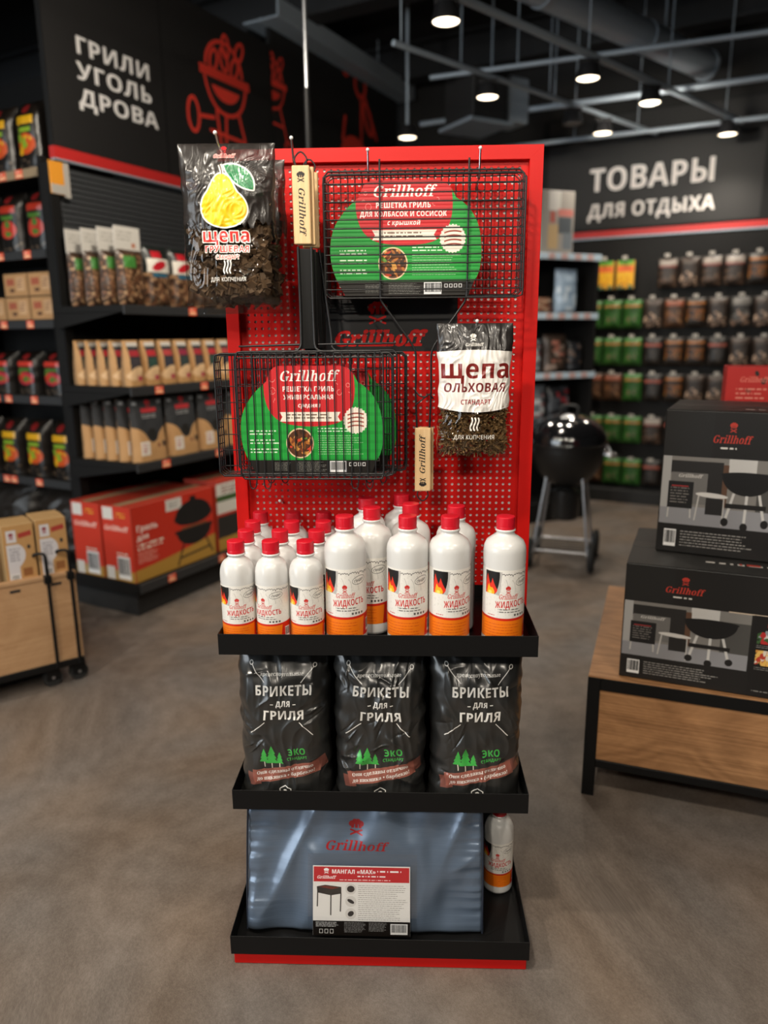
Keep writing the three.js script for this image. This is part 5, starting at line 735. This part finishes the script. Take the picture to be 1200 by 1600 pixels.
// ---------- low shelf unit behind the stand on the right ----------
{
  const A = 23.56 * Math.PI / 180, o = [1.03, 0, -3.725], ca = Math.cos(A), sa = Math.sin(A), P = (x, y, z) => [o[0] + x * ca + z * sa, y, o[2] - x * sa + z * ca];
  const t = thing('side_shelving', 'dark shelving with pale blue price rails right of the stand', 'shelving', o, A);
  part('back_panel', bx(1.3, 1.8, 0.02, -0.15, 0.9, -0.36), shelfBlack, t); part('side_panel', rb(0.02, 1.78, 0.34, 0.49, 0.89, -0.18, 0.003), shelfBlack, t);
  for (const y of [1.81, 1.432, 1.04, 0.66]) shelf(t, -0.8, 0.505, -0.35, 0.0, y, [-0.1, 0.1, 0.2, 0.31, 0.41], M.paleRail, 0.03, std({ color: lin(0.5, 0.32, 0.3), roughness: 0.6 }), 'small pink price tag');
  part('base_deck', rb(1.3, 0.14, 0.36, -0.15, 0.07, -0.18, 0.004), shelfBlack, t);
  const bt = canvasTex(192, 224, (c, w, h) => { c.fillStyle = '#8f8a84'; c.fillRect(0, 0, w, h); c.fillStyle = '#b9b6b2'; c.fillRect(40, 0, 70, 70); c.fillStyle = '#b06a62'; c.fillRect(96, 64, 90, 26); c.fillStyle = '#4b5157'; c.fillRect(100, 92, 80, 60); c.fillStyle = '#b09670'; c.fillRect(40, 120, 60, 90); c.fillStyle = '#6d747b'; c.fillRect(130, 150, 56, 60); c.fillStyle = '#a3564c'; c.fillRect(50, 74, 30, 40); }), gm = std({ map: bt, roughness: 0.5 }), gp = std({ color: lin(0.28, 0.26, 0.24), roughness: 0.6 });
  cartonPack('printed_carton', 'carton', 'grey and tan printed carton on top of the right side shelf', P(0.17, 1.811, -0.14), A, [0.26, 0.385, 0.18], { plain: gp, front: gm });
  const bagM = (bg, seed, cols) => std({ map: canvasTex(128, 192, (c, w, h) => { c.fillStyle = bg; c.fillRect(0, 0, w, h); const r = rng(seed); for (let i = 0; i < 20; i++) { c.fillStyle = cols[Math.floor(r() * cols.length)]; c.fillRect(r() * 100, r() * 170, 12 + r() * 40, 8 + r() * 24); } }), roughness: 0.4 });
  const pale = bagM('#8fa3b8', 3, ['#a9bccf', '#7c91a8', '#b9c6d2']), brown = bagM('#3b2f28', 4, ['#5f4c3f', '#2b221c', '#8a7a70', '#a56a5c']), grey = bagM('#6b7178', 5, ['#a7adb3', '#3d434a', '#8a4a48', '#c3c8cc']), dk = std({ color: lin(0.06, 0.06, 0.06), roughness: 0.4 });
  const bag = (label, x, y, z, w, h, m, seed, flat) => { const q = thing('packaged_bag', label, 'bag', P(x, y + 0.001, z), A, 'bags on the right side shelf'); part('pack', pouchGeo({ w, h, d: flat ? 0.12 : 0.09, top: 0.3, bot: 0.05, botZ: 0.7, topZ: 0.1, seed }), [m, dk], q); };
  bag('tall pale blue bag on the second right side shelf', 0.285, 1.432, -0.09, 0.18, 0.285, pale, 2); bag('low brown bag left of the pale blue one', 0.09, 1.432, -0.1, 0.17, 0.1, bagM('#7a5a48', 9, ['#a58a72', '#8f4a3c', '#5b4334']), 3, true);
  bag('brown bag with white print on the third right side shelf', 0.22, 1.04, -0.1, 0.19, 0.25, brown, 4); bag('dark grey bag at the stand edge on the third right side shelf', 0.03, 1.04, -0.1, 0.16, 0.22, grey, 5); bag('small dark bag at the end of the third right side shelf', 0.4, 1.04, -0.12, 0.13, 0.21, bagM('#1b1c20', 6, ['#3a3d44', '#6d5a50', '#26282c']), 6);
  bag('white and grey bag on the lowest visible right side shelf', 0.08, 0.66, -0.1, 0.16, 0.29, grey, 7); bag('black bag with red band on the lowest visible right side shelf', 0.27, 0.66, -0.1, 0.19, 0.28, bagM('#1c1d21', 8, ['#8a2f34', '#3b3f45', '#6d747c', '#2a2c30']), 8);
}
// ---------- kettle grill ----------
{
  const t = thing('kettle_grill', 'black enamel kettle grill on four wheeled steel legs', 'grill', [1.055, 0, -2.84], -0.35);
  const enamel = phy({ color: lin(0.006, 0.006, 0.007), roughness: 0.12, clearcoat: 1, clearcoatRoughness: 0.04 });
  const r = 0.212, arc = (n, f) => Array.from({ length: n + 1 }, (_, i) => f(i / n));
  const lid = part('lid', lathe([[r, 0.705], ...arc(14, (k) => [r * Math.cos(k * Math.PI / 2 * 0.985), 0.712 + 0.15 * Math.sin(k * Math.PI / 2)]), [0, 0.862]], 56), enamel, t, 'domed black lid');
  part('lid_handle', tube([[-0.045, 0.852, 0], [-0.04, 0.9, 0], [0.04, 0.9, 0], [0.045, 0.852, 0]], 0.008, { seg: 20, rad: 8 }), M.blackMatte, lid); part('lid_vent', lathe([[0, 0.008], [0.035, 0.006], [0.038, 0]], 24).rotateX(0.5).translate(0.0, 0.842, 0.09), M.steel, lid);
  part('rim', new THREE.TorusGeometry(r, 0.006, 8, 60).rotateX(Math.PI / 2).translate(0, 0.702, 0), enamel, t);
  part('bowl', lathe([[0.03, 0.452], ...arc(14, (k) => [0.03 + (r - 0.034) * Math.sin(k * Math.PI / 2), 0.7 - 0.245 * Math.cos(k * Math.PI / 2)]), [r, 0.7]], 56), std({ color: lin(0.006, 0.006, 0.006), roughness: 0.38 }), t, 'black bowl');
  part('ash_pot', lathe([[0, 0.26], [0.07, 0.262], [0.078, 0.275], [0.082, 0.42], [0.076, 0.425], [0.06, 0.428], [0.03, 0.452]], 36), phy({ color: lin(0.03, 0.03, 0.03), roughness: 0.22, metalness: 0.6 }), t, 'metal ash pot'); 
  const legs = [[0.13, 0.13], [-0.13, 0.13], [0.13, -0.13], [-0.13, -0.13]];
  for (const [x, z] of legs) { const l = part('leg', rod([x * 0.75, 0.52, z * 0.75], [x * 1.18, 0.075, z * 1.18], 0.008, 12), M.steel, t, 'steel tube leg'); void l;
    const w = new THREE.Group(); w.name = 'wheel'; t.add(w); const wx = x * 1.32, wz = z * 1.2; part('tyre', new THREE.TorusGeometry(0.066, 0.018, 10, 30).rotateY(Math.PI / 2).translate(wx, 0.084, wz), M.rubber, w); part('hub', new THREE.CylinderGeometry(0.058, 0.058, 0.022, 24).rotateZ(Math.PI / 2).translate(wx, 0.084, wz), M.greyMetal, w); part('axle', rod([wx, 0.084, wz], [x * 1.1, 0.09, wz], 0.006, 8), M.steel, w); }
  for (const [a, b] of [[0, 1], [2, 3], [0, 2], [1, 3]]) part('cross_bar', rod([legs[a][0] * 1.16, 0.1, legs[a][1] * 1.16], [legs[b][0] * 1.16, 0.1, legs[b][1] * 1.16], 0.007, 8), M.steel, t);
  for (let k = 0; k < 5; k++) part('shelf_bar', rod([-0.145, 0.1, -0.1 + k * 0.05], [0.145, 0.1, -0.1 + k * 0.05], 0.003, 6), M.blackMetal, t);
  for (const s of [-1, 1]) part('side_handle', tube([[s * 0.2, 0.65, 0.05], [s * 0.25, 0.638, 0.055], [s * 0.265, 0.632, 0], [s * 0.25, 0.638, -0.055], [s * 0.2, 0.65, -0.05]], 0.0085, { seg: 24, rad: 8 }), M.chrome, t);
  part('lid_hook', tube([[0.205, 0.705, 0.03], [0.23, 0.67, 0.035], [0.225, 0.63, 0.04]], 0.005, { seg: 14 }), M.steel, t);
}
// ---------- wooden platform with boxed grills ----------
const PA = -20.5 * Math.PI / 180, PO = [0.578, 0, -0.594];      // turn, and the near left corner on the floor
const PP = (x, y, z) => [PO[0] + x * Math.cos(PA) + z * Math.sin(PA), y, PO[2] - x * Math.sin(PA) + z * Math.cos(PA)];
{
  const t = thing('display_platform', 'low oak platform with black steel frame at the right', 'platform', PO, PA), W = 1.25, D = 0.8, H = 0.37, f = 0.034;
  part('top', boxM(W - 0.002, 0.004, D - 0.002, W / 2, H - 0.002, -D / 2), M.oak, t, 'light oak top'); const top = part('front_panel', boxM(W - 2 * f, 0.212, 0.016, W / 2, 0.222, -0.014), M.oak, t, 'oak front panel'); void top;
  for (const x of [f / 2, W - f / 2]) { for (const z of [-f / 2, -D + f / 2]) part('leg', rb(f, H - 0.004, f, x, (H - 0.004) / 2, z, 0.002), M.blackMetal, t); part('end_panel', boxM(0.016, 0.212, D - 2 * f, x, 0.222, -D / 2), M.oak, t); part('end_rail', rb(f * 0.95, 0.036, D - 2 * f, x, 0.348, -D / 2, 0.002), M.blackMetal, t); part('end_rail', rb(f * 0.95, 0.024, D - 2 * f, x, 0.104, -D / 2, 0.002), M.blackMetal, t); }
  for (const z of [-f / 2, -D + f / 2]) { part('long_rail', rb(W - 2 * f, 0.036, f * 0.95, W / 2, 0.348, z, 0.002), M.blackMetal, t); part('long_rail', rb(W - 2 * f, 0.024, f * 0.95, W / 2, 0.104, z, 0.002), M.blackMetal, t); }
  const scenePic = (c, x, y, w, h) => { c.save(); c.translate(x, y); c.scale(w / 500, h / 330); c.beginPath(); c.rect(0, 0, 500, 330); c.clip(); c.fillStyle = '#7d7a76'; c.fillRect(0, 0, 500, 250); c.fillStyle = '#8b8b8f'; c.fillRect(0, 240, 500, 90); c.fillStyle = '#a5a4a3'; c.fillRect(0, 0, 36, 250); c.fillStyle = '#262525'; c.fillRect(36, 20, 210, 60); c.fillRect(190, 20, 60, 210); c.fillStyle = '#6d6b69'; c.fillRect(40, 76, 150, 150); brand(c, 118, 92, 22, '#c9c5c0'); c.fillStyle = '#c4c2bf'; c.fillRect(270, 0, 110, 70); c.fillStyle = '#5d4334'; c.fillRect(250, 30, 22, 200); c.fillStyle = '#4b4a48'; c.fillRect(390, 60, 110, 180);
    c.fillStyle = '#1b1b1c'; c.fillRect(30, 120, 105, 130); bars(c, 40, 150, 84, 6, 14, '#8a8580', 4, 3); c.fillStyle = '#a33'; c.fillRect(44, 140, 70, 5); c.strokeStyle = '#b9b6b2'; c.lineWidth = 6; for (const [a, b, d, e] of [[36, 250, 34, 300], [128, 250, 130, 296], [160, 180, 148, 305], [262, 190, 262, 320]]) { c.beginPath(); c.moveTo(a, b); c.lineTo(d, e); c.stroke(); } c.fillStyle = '#cfccc8'; c.beginPath(); c.ellipse(212, 178, 66, 12, 0.06, 0, 7); c.fill(); c.fillStyle = '#232222'; c.fillRect(190, 195, 70, 76);
    c.fillStyle = '#161617'; c.beginPath(); c.ellipse(350, 75, 108, 16, 0, 0, 7); c.fill(); c.beginPath(); c.ellipse(350, 78, 102, 92, 0, 0, Math.PI); c.fill(); c.strokeStyle = '#c6c4c1'; c.lineWidth = 11; for (const [a, b, d, e] of [[300, 160, 272, 300], [352, 168, 350, 318], [400, 160, 428, 296]]) { c.beginPath(); c.moveTo(a, b); c.lineTo(d, e); c.stroke(); } c.fillStyle = '#1b1a1a'; c.fillRect(270, 210, 160, 22); for (const [a, b] of [[272, 300], [350, 318], [430, 296]]) { c.beginPath(); c.ellipse(a, b, 15, 20, 0, 0, 7); c.fill(); } c.restore(); };
  const boxT = (seed, right) => canvasTex(1024, 640, (c, w, h) => {
    c.fillStyle = '#1c1b1b'; c.fillRect(0, 0, w, h); c.fillStyle = '#202020'; c.fillRect(0, 0, 268, 216); emblem(c, right ? 322 : 372, 62, 42, '#b8382c'); brand(c, right ? 320 : 370, 116, 46, '#c23a2c'); bars(c, right ? 262 : 312, 150, 110, 1, 8, '#d6d2cc', 8, seed);
    scenePic(c, 0, 200, 680, 310); c.fillStyle = '#c9b6a0'; c.fillRect(right ? 560 : 600, 196, w, 6); barcode(c, 36, 536, 70, 80, seed); bars(c, 130, 540, 420, 6, 13, '#a5a29e', 4, seed + 3);
    if (right) { c.fillStyle = '#191818'; c.fillRect(690, 200, w, h); txt(c, 'Набор', 800, 250, 26, '#b8382c'); const r = rng(seed); const pic = (x, y, W, H, cols) => { c.save(); c.beginPath(); c.rect(x, y, W, H); c.clip(); for (let i = 0; i < 40; i++) { c.fillStyle = cols[Math.floor(r() * cols.length)]; c.beginPath(); c.ellipse(x + r() * W, y + r() * H, 8 + r() * 22, 6 + r() * 16, r() * 3, 0, 7); c.fill(); } c.restore(); }; pic(716, 276, 190, 74, ['#b02c2c', '#8a8f94', '#3b5a34', '#c9c5c0']); pic(716, 384, 84, 84, ['#c98a3c', '#e0b45c', '#b53c2c', '#d9cfc0']); pic(812, 384, 100, 84, ['#b8863c', '#c99a4c', '#6d4c2a']); pic(812, 512, 100, 84, ['#4b5560', '#6d7884', '#2b3138']); bars(c, 716, 358, 180, 2, 10, '#8d8a86', 3, 4); bars(c, 716, 478, 180, 2, 10, '#8d8a86', 3, 6); bars(c, 716, 608, 120, 1, 10, '#8d8a86', 5, 6); }
  });
  const topT = canvasTex(512, 256, (c, w, h) => { c.fillStyle = '#242322'; c.fillRect(0, 0, w, h); c.fillStyle = '#2c2b2a'; c.fillRect(0, 0, 170, h); bars(c, 210, 200, 200, 1, 10, '#cfcac4', 9, 4); bars(c, 300, 196, 60, 1, 10, '#b8382c', 10, 3); });
  const plain = std({ color: lin(0.012, 0.012, 0.012), roughness: 0.5 }), tp = std({ map: topT, roughness: 0.45 }), tape = std({ color: lin(0.03, 0.028, 0.026), roughness: 0.4 });
  const A1 = -23 * Math.PI / 180, A2 = -27 * Math.PI / 180; const corner = (x, z, a, w, d) => [x + Math.cos(a) * w / 2 - Math.sin(a) * d / 2, z - Math.sin(a) * w / 2 - Math.cos(a) * d / 2];   // centre of a box from its near left corner
  const c1 = corner(0.661, -0.59, A1, 0.47, 0.4), c2 = corner(0.776, -0.7, A2, 0.46, 0.34);
  cartonPack('boxed_grill', 'box', 'lower black grill box with picture on the oak platform', [c1[0], 0.371, c1[1]], A1, [0.47, 0.325, 0.4], { plain, front: std({ map: boxT(5, true), roughness: 0.4 }), top: tp, tape }, 'black grill boxes');
  cartonPack('boxed_grill', 'box', 'upper black grill box stacked on the lower one', [c2[0], 0.698, c2[1]], A2, [0.46, 0.392, 0.34], { plain, front: std({ map: boxT(8, false), roughness: 0.4 }), top: tp, tape }, 'black grill boxes');
  const rt = canvasTex(512, 700, (c, w, h) => { c.fillStyle = '#b41c18'; c.fillRect(0, 0, w, h); c.scale(0.42, 0.46); const r = rng(5); for (let i = 0; i < 12; i++) { c.fillStyle = ['#3a1512', '#1b1514', '#8a3a30'][i % 3]; c.beginPath(); c.ellipse(110 + r() * 380, 30 + r() * 220, 8 + r() * 12, 10 + r() * 12, r() * 3, 0, 7); c.fill(); } brand(c, 190, 70, 44, '#d97a6a'); bars(c, 70, 120, 230, 3, 26, '#d98a7a', 9, 3); bars(c, 70, 200, 180, 2, 20, '#d98a7a', 6, 5); });
  cartonPack('tall_carton', 'carton', 'bright red carton standing behind the upper black grill box', PP(0.57, 0.371, -0.7), PA, [0.5, 0.815, 0.14], { plain: std({ color: lin(0.4, 0.012, 0.01), roughness: 0.5 }), front: std({ map: rt, roughness: 0.45 }) });
}
renderer.render(scene, camera);
